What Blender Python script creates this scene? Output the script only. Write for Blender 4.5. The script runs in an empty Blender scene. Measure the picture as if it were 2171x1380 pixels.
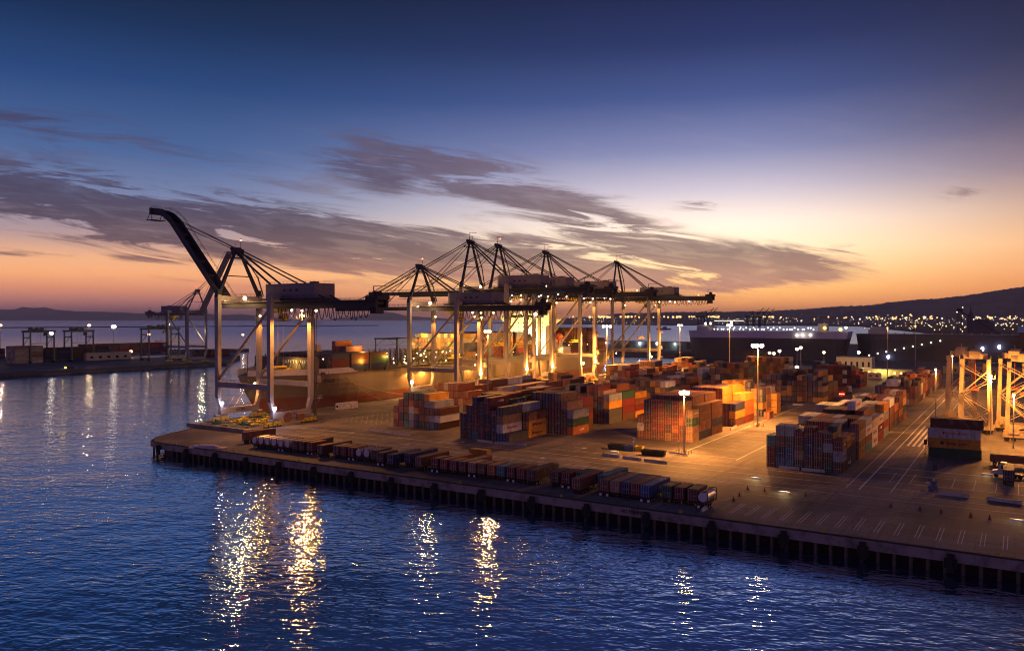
import bpy, math, random
from mathutils import Vector, Matrix
R = random.Random(7)
C = bpy.context.scene.collection
SC = bpy.context.scene
# ---------------------------------------------------------------- camera frame (metres; X runs along the berth, Y across it)
FPX, HPX, CPX, CAMH = 1700.0, 677.0, 1085.5, 41.0
YAW = math.atan(1080 / FPX)
CA, SA = math.cos(YAW), math.sin(YAW)
WZ = -3.8
cam = bpy.data.cameras.new('camera'); camo = bpy.data.objects.new('camera', cam); C.objects.link(camo)
camo.location = (0, 0, CAMH)
cam.sensor_width = 36; cam.lens = 36 * FPX / 2171
camo.rotation_euler = (math.pi / 2 - math.atan((690 - HPX) / FPX), 0, YAW - math.pi / 2)
cam.clip_start = 1; cam.clip_end = 150000
SC.camera = camo

def lin(c):
    r = []
    for v in c[:3]:
        v = v / 255.0
        r.append(v / 12.92 if v <= 0.04045 else ((v + 0.055) / 1.055) ** 2.4)
    return (r[0], r[1], r[2], 1.0)

# ---------------------------------------------------------------- node helpers
class N:
    def __init__(s, nt): s.nt = nt; s.nodes = nt.nodes; s.links = nt.links
    def new(s, t, **k):
        n = s.nodes.new(t)
        for a, b in k.items(): setattr(n, a, b)
        return n
    def put(s, n, i, v):
        if v is None: return
        if hasattr(v, 'links') or isinstance(v, bpy.types.NodeSocket): s.links.new(v, n.inputs[i])
        else: n.inputs[i].default_value = v
    def m(s, op, a, b=None, c=None, clamp=False):
        n = s.new('ShaderNodeMath', operation=op, use_clamp=clamp)
        s.put(n, 0, a); s.put(n, 1, b); s.put(n, 2, c)
        return n.outputs[0]
    def mix(s, f, a, b, bt='MIX'):
        n = s.new('ShaderNodeMix', data_type='RGBA', blend_type=bt, clamp_factor=True)
        s.put(n, 0, f); s.put(n, 6, a); s.put(n, 7, b)
        return n.outputs[2]
    def ramp(s, f, stops, interp='LINEAR'):
        n = s.new('ShaderNodeValToRGB'); s.put(n, 0, f)
        cr = n.color_ramp; cr.interpolation = interp
        while len(cr.elements) < len(stops): cr.elements.new(0.5)
        for e, (p, c) in zip(cr.elements, stops):
            e.position = p; e.color = c if len(c) == 4 else (*c, 1)
        return n.outputs[0]
    def noise(s, vec, scale, detail=3, rough=.55, dist=0.0):
        n = s.new('ShaderNodeTexNoise'); s.put(n, 0, vec)
        n.inputs['Scale'].default_value = scale; n.inputs['Detail'].default_value = detail
        n.inputs['Roughness'].default_value = rough; n.inputs['Distortion'].default_value = dist
        return n.outputs[0]
    def smooth(s, v, a, b):
        n = s.new('ShaderNodeMapRange', interpolation_type='SMOOTHSTEP'); s.put(n, 0, v)
        n.inputs[1].default_value = a; n.inputs[2].default_value = b
        return n.outputs[0]
    def xyz(s, x, y, z):
        n = s.new('ShaderNodeCombineXYZ'); s.put(n, 0, x); s.put(n, 1, y); s.put(n, 2, z); return n.outputs[0]

# ---------------------------------------------------------------- sky (world)
W = bpy.data.worlds.new("World"); SC.world = W; W.use_nodes = True
def build_sky():
    q = N(W.node_tree)
    for n in list(q.nodes): q.nodes.remove(n)
    out = q.new('ShaderNodeOutputWorld'); bg = q.new('ShaderNodeBackground')
    tc = q.new('ShaderNodeTexCoord')
    sep = q.new('ShaderNodeSeparateXYZ'); q.links.new(tc.outputs['Generated'], sep.inputs[0])
    x, y, z = sep.outputs
    f = q.m('ADD', q.m('MULTIPLY', x, CA), q.m('MULTIPLY', y, SA))
    r = q.m('SUBTRACT', q.m('MULTIPLY', x, SA), q.m('MULTIPLY', y, CA))
    az = q.m('ARCTAN2', r, f)
    el = q.m('ARCSINE', q.m('MINIMUM', q.m('MAXIMUM', z, -1), 1))
    ela = q.m('MAXIMUM', el, 0.0)
    e = lambda py: math.atan((HPX - py) / FPX)
    S = 1.6
    def R_(lst): return q.ramp(q.m('MULTIPLY', ela, 1 / S), [(max(0, ev) / S, lin(c)) for ev, c in lst])
    left = R_([(0, (128, 92, 112)), (e(650), (160, 108, 116)), (e(620), (206, 138, 114)), (e(590), (236, 168, 122)), (e(560), (230, 174, 138)),
               (e(520), (176, 148, 152)), (e(450), (120, 132, 172)), (e(360), (72, 102, 156)), (e(220), (32, 68, 124)), (e(100), (11, 42, 84)), (e(0), (5, 25, 56)), (e(-500), (14, 40, 86)), (1.5, (10, 24, 56))])
    mid = R_([(0, (226, 138, 92)), (e(650), (240, 158, 96)), (e(620), (252, 186, 108)), (e(580), (255, 214, 150)), (e(530), (255, 232, 198)), (e(480), (250, 232, 222)),
              (e(410), (198, 190, 212)), (e(330), (132, 138, 184)), (e(220), (68, 86, 144)), (e(110), (36, 50, 102)), (e(0), (20, 32, 76)), (e(-500), (20, 38, 86)), (1.5, (10, 24, 54))])
    right = R_([(0, (190, 110, 80)), (e(600), (222, 146, 92)), (e(540), (230, 172, 124)), (e(480), (198, 158, 138)), (e(400), (136, 114, 130)), (e(300), (78, 70, 98)), (e(180), (42, 41, 73)),
                (e(60), (26, 27, 58)), (e(0), (20, 20, 46)), (e(-60), (18, 19, 44)), (1.5, (10, 14, 36))])
    f1 = q.smooth(az, -0.42, 0.26); f2 = q.smooth(az, 0.26, 0.66)
    col = q.mix(f2, q.mix(f1, left, mid), right)
    # --- clouds: streaky noise shaped by long tilted banks
    t = q.m('TANGENT', q.m('MINIMUM', q.m('MAXIMUM', az, -1.2), 1.2))       # tangent coordinates of the direction
    ht = q.m('DIVIDE', q.m('TANGENT', q.m('MINIMUM', ela, 1.3)), q.m('MAXIMUM', q.m('COSINE', az), 0.25))
    def bank(px, py, L, Wd, sl, k):
        t0 = (px - CPX) / FPX; h0 = (HPX - py) / FPX
        c, s = math.cos(math.atan(sl)), math.sin(math.atan(sl))
        dt = q.m('SUBTRACT', t, t0); dh = q.m('SUBTRACT', ht, h0)
        u = q.m('SUBTRACT', q.m('MULTIPLY', dt, c / (L / FPX)), q.m('MULTIPLY', dh, s / (L / FPX)))
        v = q.m('ADD', q.m('MULTIPLY', dt, s / (Wd / FPX)), q.m('MULTIPLY', dh, c / (Wd / FPX)))
        d2 = q.m('ADD', q.m('MULTIPLY', u, u), q.m('MULTIPLY', v, v))
        return q.m('MULTIPLY', q.m('EXPONENT', q.m('MULTIPLY', d2, -1.0)), k)
    banks = [(60, 405, 380, 60, .10, 1.35), (420, 468, 380, 62, .13, 1.3), (820, 522, 360, 50, .12, 1.1), (1180, 562, 360, 42, .08, 1.1), (1000, 505, 300, 16, .1, .6), (1610, 566, 200, 46, -.06, 1.0), (1420, 568, 200, 36, .08, .85),
             (1060, 385, 250, 46, .25, 1.15), (880, 332, 150, 26, .3, .85), (770, 362, 150, 28, .35, .7), (1330, 505, 210, 30, .2, .9),
             (40, 536, 150, 9, .06, .75), (330, 551, 100, 7, .06, .8), (1480, 438, 55, 13, .06, .8), (2050, 410, 85, 15, 0, .5), (560, 600, 420, 16, .03, .3),
             (60, 250, 300, 50, .12, .4), (420, 330, 400, 40, .2, .45), (1180, 440, 260, 18, .24, .5), (240, 510, 300, 16, .1, .5), (640, 560, 300, 14, .06, .5), (1720, 540, 120, 12, -.1, .4), (760, 540, 500, 24, .1, .6)]
    tot = None
    for b in banks:
        v = bank(*b); tot = v if tot is None else q.m('ADD', tot, v)
    # shear the noise domain along the streaks
    hs = q.m('ADD', ht, q.m('MULTIPLY', t, 0.13))
    big = q.noise(q.xyz(q.m('MULTIPLY', t, 3.2), q.m('MULTIPLY', hs, 20.0), 3.3), 1.0, 4, .55, .9)
    fine = q.noise(q.xyz(q.m('MULTIPLY', t, 6.5), q.m('MULTIPLY', hs, 60.0), 1.7), 1.0, 9, .68, 1.0)
    nz = q.m('ADD', q.m('MULTIPLY', q.m('SUBTRACT', big, .5), 3.4), q.m('MULTIPLY', q.m('SUBTRACT', fine, .5), 5.6))
    dens = q.smooth(q.m('ADD', tot, q.m('MULTIPLY', nz, q.m('ADD', q.m('MULTIPLY', tot, .95), .12))), 0.18, 1.12)
    ccl = q.ramp(q.m('MULTIPLY', ela, 1 / .4), [(0, lin((178, 112, 100))), (e(590) / .4, lin((160, 112, 108))), (e(545) / .4, lin((94, 72, 86))), (e(480) / .4, lin((68, 58, 82))), (e(380) / .4, lin((70, 68, 104))), (1, lin((34, 40, 84)))])
    ccl = q.mix(q.m('MULTIPLY', f1, .3), ccl, lin((190, 150, 140)))
    fin2 = q.noise(q.xyz(q.m('MULTIPLY', t, 14.0), q.m('MULTIPLY', hs, 90.0), 7.7), 1.0, 6, .6, .8)
    ccl = q.mix(q.m('MULTIPLY', q.smooth(fin2, .45, .68), .38), ccl, q.mix(.5, col, ccl))
    ccl = q.mix(q.m('MULTIPLY', q.smooth(big, .5, .68), .35), ccl, q.mix(.55, ccl, (.012, .012, .03, 1)))
    col = q.mix(q.m('MULTIPLY', dens, .92), col, ccl)
    # warm-lit thin edges and faint high cirrus
    cir = q.m('MULTIPLY', q.smooth(fine, .5, .75), q.m('MULTIPLY', q.smooth(ht, .0, .08), q.smooth(ht, .32, .12)))
    col = q.mix(q.m('MULTIPLY', cir, .10), col, lin((236, 206, 196)))
    col = q.mix(1.0, col, q.ramp(q.m('MULTIPLY', ela, 5), [(0, (.62, .58, .56, 1)), (.25, (.16, .14, .13, 1)), (.6, (.02, .02, .02, 1)), (1, (0, 0, 0, 1))]), 'ADD') if False else q.mix(q.m('MULTIPLY', q.m('EXPONENT', q.m('MULTIPLY', ela, -14.0)), 1.0), col, q.mix(1.0, col, (2.0, 1.8, 1.45, 1), 'MULTIPLY'))
    glw = bank(1540, 500, 620, 115, 0, 1.0); col = q.mix(1.0, col, q.mix(q.m('MULTIPLY', glw, q.m('SUBTRACT', 1.0, q.m('MULTIPLY', dens, .8))), (0, 0, 0, 1), (.22, .17, .12, 1)), 'ADD')
    # the half of the sky behind the viewer is night-blue
    back = q.smooth(q.m('ABSOLUTE', az), 0.75, 1.9)
    nb = q.ramp(q.m('MULTIPLY', ela, 1 / S), [(0, lin((146, 100, 132))), (.12, lin((126, 92, 140))), (.35, lin((66, 66, 120))), (1, lin((12, 20, 48)))])
    col = q.mix(back, col, nb)
    # a trace of real twilight scattering under the painted afterglow
    sky = q.new('ShaderNodeTexSky', sky_type='NISHITA'); sky.sun_disc = False
    sky.sun_elevation = math.radians(-2.5); sky.sun_rotation = math.radians(90) - (YAW - math.radians(14)); sky.dust_density = 1.5
    add = q.mix(0.05, col, sky.outputs[0], 'ADD')
    q.links.new(add, bg.inputs[0]); bg.inputs[1].default_value = 1.0
    q.links.new(bg.outputs[0], out.inputs[0])
build_sky()
SC.view_settings.view_transform = 'Standard'; SC.view_settings.look = 'None'; SC.view_settings.exposure = 0; SC.view_settings.gamma = 1
SC.cycles.use_denoising = True; SC.cycles.pixel_filter_type = 'BLACKMAN_HARRIS'; SC.cycles.filter_width = 1.1; SC.cycles.adaptive_threshold = .004
SC.cycles.max_bounces = 6; SC.cycles.diffuse_bounces = 2; SC.cycles.glossy_bounces = 3; SC.cycles.transmission_bounces = 2; SC.cycles.volume_bounces = 0
SC.cycles.sample_clamp_indirect = 6; SC.cycles.sample_clamp_direct = 0
SC.cycles.use_light_tree = True

# ---------------------------------------------------------------- materials
MATS = {}
def mat(name, col, rough=.7, metal=0.0, spec=.3, dirt=.25, dscale=.6, objcol=False, attr=False, bump=0.0, bscale=4.0, dcol=(.05, .035, .025, 1)):
    if name in MATS: return MATS[name]
    m = bpy.data.materials.new(name); m.use_nodes = True; MATS[name] = m
    q = N(m.node_tree); b = q.nodes['Principled BSDF']
    tc = q.new('ShaderNodeTexCoord')
    if objcol: base = q.new('ShaderNodeObjectInfo').outputs['Color']
    elif attr: base = q.new('ShaderNodeAttribute', attribute_name='Col').outputs['Color']
    else: base = (*col, 1)
    n1 = q.noise(tc.outputs['Object'], dscale, 5, .6)
    if objcol:
        oi = q.new('ShaderNodeObjectInfo'); va = q.new('ShaderNodeVectorMath', operation='ADD')
        q.links.new(tc.outputs['Object'], va.inputs[0])
        q.links.new(q.m('MULTIPLY', oi.outputs['Random'], 50), va.inputs[1])
        n1 = q.noise(va.outputs[0], dscale, 5, .6)
    fac = q.m('MULTIPLY', q.smooth(n1, .42, .75), dirt)
    q.put(b, 'Base Color', q.mix(fac, base, dcol))
    b.inputs['Roughness'].default_value = rough; b.inputs['Metallic'].default_value = metal
    b.inputs['Specular IOR Level'].default_value = spec
    if bump:
        bp = q.new('ShaderNodeBump'); bp.inputs['Strength'].default_value = .6; bp.inputs['Distance'].default_value = bump
        q.links.new(q.noise(tc.outputs['Object'], bscale, 3), bp.inputs['Height']); q.links.new(bp.outputs[0], b.inputs['Normal'])
    return m
def emit(name, col, s):
    if name in MATS: return MATS[name]
    m = bpy.data.materials.new(name); m.use_nodes = True; MATS[name] = m
    q = N(m.node_tree); q.nodes.remove(q.nodes['Principled BSDF'])
    e = q.new('ShaderNodeEmission'); e.inputs[0].default_value = (*col, 1); e.inputs[1].default_value = s
    q.links.new(e.outputs[0], q.nodes['Material Output'].inputs[0])
    m.cycles.emission_sampling = 'NONE'
    return m
SODIUM = (1.0, .375, .07); WARM = (1.0, .72, .38); COOL = (.72, .78, 1.0); YEL = (1.0, .58, .08)

# ---------------------------------------------------------------- mesh builder
class MB:
    def __init__(s): s.v = []; s.f = []; s.mi = []; s.c = []; s.cur = 0; s.col = (1, 1, 1, 1)
    def add(s, vs, fs):
        o = len(s.v); s.v += [tuple(v) for v in vs]
        for f in fs: s.f.append(tuple(i + o for i in f)); s.mi.append(s.cur); s.c.append(s.col)
    def box(s, cx, cy, cz, sx, sy, sz):
        a, b, c = sx / 2, sy / 2, sz / 2
        s.add([(cx + i * a, cy + j * b, cz + k * c) for i in (-1, 1) for j in (-1, 1) for k in (-1, 1)],
              [(0, 1, 3, 2), (4, 6, 7, 5), (0, 4, 5, 1), (2, 3, 7, 6), (0, 2, 6, 4), (1, 5, 7, 3)])
    def bx(s, x0, x1, y0, y1, z0, z1): s.box((x0 + x1) / 2, (y0 + y1) / 2, (z0 + z1) / 2, abs(x1 - x0), abs(y1 - y0), abs(z1 - z0))
    def beam(s, p, q, w, h=None, w2=None, h2=None, up=(0, 0, 1)):
        h = w if h is None else h; w2 = w if w2 is None else w2; h2 = h if h2 is None else h2
        p = Vector(p); q = Vector(q); d = (q - p).normalized(); u = Vector(up)
        if abs(d.dot(u)) > .98: u = Vector((0, 1, 0))
        r = d.cross(u).normalized(); u = r.cross(d)
        vs = []
        for c, a, b in ((p, w, h), (q, w2, h2)):
            for i, j in ((-1, -1), (1, -1), (1, 1), (-1, 1)): vs.append(c + r * (i * a / 2) + u * (j * b / 2))
        s.add(vs, [(3, 2, 1, 0), (4, 5, 6, 7), (0, 1, 5, 4), (1, 2, 6, 5), (2, 3, 7, 6), (3, 0, 4, 7)])
    def tube(s, p, q, r, n=6, r2=None):
        r2 = r if r2 is None else r2
        p = Vector(p); q = Vector(q); d = (q - p).normalized(); u = Vector((0, 0, 1)) if abs(d.z) < .95 else Vector((1, 0, 0))
        a = d.cross(u).normalized(); b = a.cross(d)
        vs = [c + a * (rr * math.cos(t)) + b * (rr * math.sin(t)) for c, rr in ((p, r), (q, r2)) for t in [2 * math.pi * i / n for i in range(n)]]
        s.add(vs, [(i, (i + 1) % n, n + (i + 1) % n, n + i) for i in range(n)] + [tuple(range(n - 1, -1, -1)), tuple(range(n, 2 * n))])
    def path(s, pts, r, n=5):
        for a, b in zip(pts, pts[1:]): s.tube(a, b, r, n)
    def ball(s, c, r, nu=8, nv=5):
        vs = [(c[0], c[1], c[2] - r)]; 
        for j in range(1, nv):
            p = -math.pi / 2 + math.pi * j / nv
            for i in range(nu):
                t = 2 * math.pi * i / nu; vs.append((c[0] + r * math.cos(p) * math.cos(t), c[1] + r * math.cos(p) * math.sin(t), c[2] + r * math.sin(p)))
        vs.append((c[0], c[1], c[2] + r)); fs = []
        for i in range(nu): fs.append((0, 1 + (i + 1) % nu, 1 + i))
        for j in range(nv - 2):
            for i in range(nu):
                a = 1 + j * nu + i; b = 1 + j * nu + (i + 1) % nu; fs.append((a, b, b + nu, a + nu))
        l = len(vs) - 1; o = 1 + (nv - 2) * nu
        for i in range(nu): fs.append((l, o + i, o + (i + 1) % nu))
        s.add(vs, fs)
    def prism(s, poly, z0, z1):
        n = len(poly); vs = [(x, y, z0) for x, y in poly] + [(x, y, z1) for x, y in poly]
        s.add(vs, [tuple(range(n - 1, -1, -1)), tuple(range(n, 2 * n))] + [(i, (i + 1) % n, n + (i + 1) % n, n + i) for i in range(n)])
    def mesh(s, name, mats, col=False):
        me = bpy.data.meshes.new(name); me.from_pydata(s.v, [], s.f)
        for m in (mats if isinstance(mats, (list, tuple)) else [mats]): me.materials.append(m)
        me.polygons.foreach_set('material_index', s.mi)
        if col:
            ca = me.color_attributes.new('Col', 'FLOAT_COLOR', 'CORNER'); d = []
            for p, c in zip(s.f, s.c): d += list(c) * len(p)
            ca.data.foreach_set('color', d)
        me.update(); return me
def link(name, me, parent=None, loc=None, rz=0.0):
    o = bpy.data.objects.new(name, me); C.objects.link(o)
    if parent: o.parent = parent
    if loc is not None: o.location = loc
    if rz: o.rotation_euler[2] = rz
    return o
def tag(o, label=None, cat=None, group=None, kind=None):
    if label: o['label'] = label
    if cat: o['category'] = cat
    if group: o['group'] = group
    if kind: o['kind'] = kind
    return o
def empty(name, loc, label=None, cat=None, group=None, rz=0.0):
    o = link(name, None, None, loc, rz); o.empty_display_size = 1
    return tag(o, label, cat, group)
def plight(parent, loc, power, col=SODIUM, r=.35, name='lamp_light'):
    l = bpy.data.lights.new(name, 'POINT'); l.energy = power; l.color = col; l.shadow_soft_size = r
    o = bpy.data.objects.new(name, l); C.objects.link(o)
    if parent: o.parent = parent
    o.location = loc; return o
def spot(parent, loc, power, col=SODIUM, cone=168, blend=.35, r=.35, name='lamp_light'):
    l = bpy.data.lights.new(name, 'SPOT'); l.energy = power; l.color = col; l.shadow_soft_size = r; l.spot_size = math.radians(cone); l.spot_blend = blend
    o = bpy.data.objects.new(name, l); C.objects.link(o)
    if parent: o.parent = parent
    o.location = loc; return o
def px2g(px, py, z=0.0):
    d = (CAMH - z) * FPX / (py - HPX); l = (px - CPX) * d / FPX
    return (d * CA + l * SA, d * SA - l * CA)
def at_d(px, d, py=None):
    l = (px - CPX) * d / FPX; X, Y = d * CA + l * SA, d * SA - l * CA
    return (X, Y) if py is None else (X, Y, CAMH - (py - HPX) * d / FPX)
_T = {}
def text_mesh(s, size, m, sp=1.0):
    k = (s, size, m.name)
    if k not in _T:
        cu = bpy.data.curves.new('lettering', 'FONT'); cu.body = s; cu.size = size; cu.extrude = .02; cu.align_x = 'CENTER'; cu.align_y = 'CENTER'; cu.space_character = sp
        cu.offset = size * .015
        o = bpy.data.objects.new('t', cu); C.objects.link(o); bpy.context.view_layer.update()
        me = bpy.data.meshes.new_from_object(o.evaluated_get(bpy.context.evaluated_depsgraph_get())); me.materials.clear(); me.materials.append(m)
        bpy.data.objects.remove(o); _T[k] = me
    return _T[k]
# ---------------------------------------------------------------- water
def build_water():
    m = bpy.data.materials.new('harbour_water'); m.use_nodes = True
    q = N(m.node_tree); b = q.nodes['Principled BSDF']
    g = q.new('ShaderNodeNewGeometry').outputs['Position']
    sp = q.new('ShaderNodeSeparateXYZ'); q.links.new(g, sp.inputs[0]); x, y = sp.outputs[0], sp.outputs[1]
    # waves run towards the camera: crests lie across the view
    f = q.m('ADD', q.m('MULTIPLY', x, .93), q.m('MULTIPLY', y, .36)); r = q.m('SUBTRACT', q.m('MULTIPLY', x, .36), q.m('MULTIPLY', y, .93))
    dist = q.m('SQRT', q.m('ADD', q.m('MULTIPLY', x, x), q.m('MULTIPLY', y, y)))
    n1 = q.noise(q.xyz(q.m('MULTIPLY', f, .42), q.m('MULTIPLY', r, .21), 0), 1, 2, .5, .4)
    n2 = q.noise(q.xyz(q.m('MULTIPLY', f, 1.1), q.m('MULTIPLY', r, .6), 4), 1, 1, .5, .3)
    n3 = q.noise(q.xyz(q.m('MULTIPLY', f, .05), q.m('MULTIPLY', r, .03), 8), 1, 3, .5)
    h = q.m('ADD', q.m('MULTIPLY', n1, .55), q.m('MULTIPLY', n2, .22))
    h = q.m('ADD', q.m('MULTIPLY', h, q.m('ADD', q.m('MULTIPLY', n3, 1.3), .35)), q.m('MULTIPLY', n3, 1.0))
    bp = q.new('ShaderNodeBump'); bp.inputs['Distance'].default_value = 1.0
    q.put(bp, 'Strength', q.m('ADD', q.m('MULTIPLY', q.smooth(dist, 2500, 150), .04), .31)); q.links.new(h, bp.inputs['Height'])
    q.links.new(bp.outputs[0], b.inputs['Normal'])
    b.inputs['Base Color'].default_value = (.009, .065, .16, 1)
    q.put(b, 'Roughness', q.m('ADD', q.m('MULTIPLY', q.smooth(dist, 100, 3000), .20), .022))
    b.inputs['IOR'].default_value = 4.6; b.inputs['Specular IOR Level'].default_value = 1.0
    q.put(b, 'Specular Tint', q.mix(q.smooth(dist, 250, 1400), (.74, .87, 1.0, 1), (.54, .68, 1.0, 1)))
    mb = MB(); S = 90000
    mb.add([(-S, -S, WZ), (S, -S, WZ), (S, S, WZ), (-S, S, WZ)], [(0, 1, 2, 3)])
    tag(link('water', mb.mesh('water', m)), kind='structure')
build_water()

# ---------------------------------------------------------------- terminal ground and wharf
def ground_mat(name, c1, c2, lanes=True):
    m = bpy.data.materials.new(name); m.use_nodes = True
    q = N(m.node_tree); b = q.nodes['Principled BSDF']
    g = q.new('ShaderNodeNewGeometry').outputs['Position']
    sp = q.new('ShaderNodeSeparateXYZ'); q.links.new(g, sp.inputs[0]); x, y = sp.outputs[0], sp.outputs[1]
    n1 = q.noise(g, .05, 5, .6); n2 = q.noise(g, .9, 4, .6)
    tr = q.noise(q.xyz(q.m('MULTIPLY', x, .9), q.m('MULTIPLY', y, .03), 0), 1, 3, .6)
    tr2 = q.noise(q.xyz(q.m('MULTIPLY', x, .02), q.m('MULTIPLY', y, .8), 5), 1, 3, .6)
    col = q.mix(q.smooth(n1, .42, .58), (*c1, 1), (*c2, 1))
    col = q.mix(q.m('MULTIPLY', q.smooth(tr, .48, .7), .45), col, (.03, .028, .026, 1))
    col = q.mix(q.m('MULTIPLY', q.smooth(tr2, .5, .72), .45), col, (.028, .026, .025, 1))
    col = q.mix(q.m('MULTIPLY', q.smooth(n2, .5, .8), .3), col, (.17, .155, .14, 1))
    # slab joints and patched panels
    vo = q.new('ShaderNodeTexBrick'); vo.inputs['Scale'].default_value = 1
    q.links.new(q.xyz(q.m('MULTIPLY', x, 1 / 14.), q.m('MULTIPLY', y, 1 / 14.), 0), vo.inputs[0])
    vo.inputs['Mortar Size'].default_value = .004; vo.inputs['Color1'].default_value = (1, 1, 1, 1); vo.inputs['Color2'].default_value = (.72, .72, .72, 1); vo.inputs['Mortar'].default_value = (.4, .4, .4, 1)
    vo.inputs['Brick Width'].default_value = .5; vo.inputs['Row Height'].default_value = .25
    col = q.mix(.55, col, vo.outputs[0], 'MULTIPLY')
    tm = q.noise(g, .16, 2, .5, 3.0); tl = q.m('MULTIPLY', q.smooth(q.m('ABSOLUTE', q.m('SUBTRACT', tm, .5)), .016, .003), .75)
    col = q.mix(tl, col, (.03, .027, .025, 1))
    oil = q.noise(g, .35, 3, .5); col = q.mix(q.m('MULTIPLY', q.smooth(oil, .66, .74), .7), col, (.025, .022, .02, 1))
    rp = q.noise(g, .022, 2, .4); col = q.mix(q.m('MULTIPLY', q.smooth(rp, .56, .58), .35), col, (.06, .056, .055, 1))
    q.put(b, 'Base Color', col); q.put(b, 'Roughness', q.m('ADD', q.m('MULTIPLY', n1, .3), .6)); b.inputs['Specular IOR Level'].default_value = .25
    bp = q.new('ShaderNodeBump'); bp.inputs['Distance'].default_value = .02; q.links.new(n2, bp.inputs['Height']); q.links.new(bp.outputs[0], b.inputs['Normal'])
    MATS[name] = m; return m
ASPH = ground_mat('asphalt', (.11, .092, .085), (.21, .18, .162))
CONC = mat('concrete', (.25, .205, .18), .85, dirt=.8, dscale=.35, bump=.03)
DKCONC = mat('dark_concrete', (.12, .105, .095), .9, dirt=.5)
FE = (160.5, 274.5)      # front edge X, berth edge Y
def build_ground():
    mb = MB(); r = 27.0; cx, cy = FE[0] + r, FE[1] - r
    arc = [(160.5, 238), (161.2, 243.5), (163.2, 248.5), (167.0, 252.3), (172, 255.2), (177, 257.6), (182, 259.6), (187, 261.8), (191, 264.2), (194.5, 267), (197.5, 270), (200.5, 272.8), (204, 274.5)]
    # solid ground starts 6 m behind the open wharf front
    poly = [(FE[0] + 6, -240)] + [(x + 6 * (1 - i / 12), y - 6 * i / 12) for i, (x, y) in enumerate(arc)] + [(735, FE[1] - 6), (735, 120), (880, 120), (880, -240)]
    mb.prism(poly[::-1], -9, -.004)
    tag(link('ground', mb.mesh('ground', ASPH)), kind='structure')
    # wharf: deck slab, cap beam, timber rail, piles, fenders
    w = empty('wharf', (FE[0], 0, 0), 'long concrete wharf edge on dark piles along the near side of the container terminal', 'wharf')
    inv = lambda p: (p[0] - FE[0], p[1])
    edge = [(FE[0], -240)] + arc + [(735, FE[1])]
    inner = [(FE[0] + 6.2, -240)] + [(x + 6.2 * (1 - i / 12), y - 6.2 * i / 12) for i, (x, y) in enumerate(arc)] + [(735, FE[1] - 6.2)]
    mb = MB(); mb2 = MB(); mb3 = MB()
    for (a, b), (c, d) in zip(zip(edge, edge[1:]), zip(inner, inner[1:])):
        P = [inv(a), inv(b), inv(d), inv(c)]
        mb.prism(P, -.55, .0)
    link('deck_slab', mb.mesh('deck_slab', ASPH), w)
    for a, b in zip(edge, edge[1:]):
        a, b = Vector(inv(a)), Vector(inv(b)); d = (b - a).normalized(); n = Vector((d.y, -d.x))
        if n.dot(Vector((1, 1)) * -1 + Vector((0, 2))) < -9: n = -n
        n = Vector((-d.y, d.x)) if True else n
        for mm, off, wd, z0, z1 in ((mb2, .0, .7, -1.75, .06), (mb3, -.35, .35, .06, .34)):
            p0 = a + n * (off + .05); p1 = b + n * (off + .05)
            mm.prism([tuple(p0), tuple(p1), tuple(p1 - n * wd), tuple(p0 - n * wd)][::-1], z0, z1)
    link('cap_beam', mb2.mesh('cap_beam', CONC), w); link('edge_rail', mb3.mesh('edge_rail', mat('dark_timber', (.05, .04, .035), .9)), w)
    PM = mat('pile_concrete', (.12, .09, .065), .9, dirt=.8, dscale=1.2)
    pm = MB(); pm.tube((0, 0, -7.5), (0, 0, -1.75), .34, 10); pm = pm.mesh('pile', PM)
    pts = []
    y = -8.0
    while y < 238: pts.append((.75, y)); y += 2.75
    for (x_, y_) in arc[1:]: pts.append((x_ + .8 - FE[0], y_ - .6))
    for p in pts[:98]: link('pile', pm, w, (*p, 0))
    fm = MB(); fm.tube((-.75, 0, -3.3), (-.75, 0, -.2), .62, 12); fm.box(-.35, 0, -1.2, .5, 1.0, 1.2)
    fm.tube((-.9, .72, -2.6), (-.9, .72, -.9), .3, 8); fm.tube((-.9, -.72, -2.6), (-.9, -.72, -.9), .3, 8)
    RUB = mat('black_rubber', (.015, .015, .016), .9); fm = fm.mesh('fender', RUB)
    y = -4
    while y < 240: link('fender', fm, w, (0, y, 0)); y += 14.3
    bm = MB(); bm.tube((0, 0, .3), (0, 0, .8), .22, 8, .2); bm.tube((-.1, -.35, .75), (-.1, .35, .75), .14, 6); bm.box(0, 0, .33, .8, .8, .06)
    bo = bm.mesh('bollard', mat('yellow_iron', (.45, .33, .04), .7, dirt=.5))
    y = 3.2
    while y < 240: link('bollard', bo, w, (.75, y, 0)); y += 28.6
    tm = link('edge_lettering', text_mesh('NO FISHING', 1.0, mat('black_paint', (.02, .02, .02), .8)), w, (-.08, 71, -.75)); tm.rotation_euler = (math.pi / 2, 0, -math.pi / 2)
    # slope of dark rock under the wharf
    rk = MB(); rk.add([(FE[0] + 5.8, -240, -.5), (FE[0] + 5.8, 238, -.5), (FE[0] + 2.5, 238, -6), (FE[0] + 2.5, -240, -6)], [(0, 1, 2, 3)])
    tag(link('shore', rk.mesh('shore', mat('dark_rock', (.04, .03, .025), .95, bump=.3, bscale=1.5))), kind='structure')
build_ground()

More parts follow.
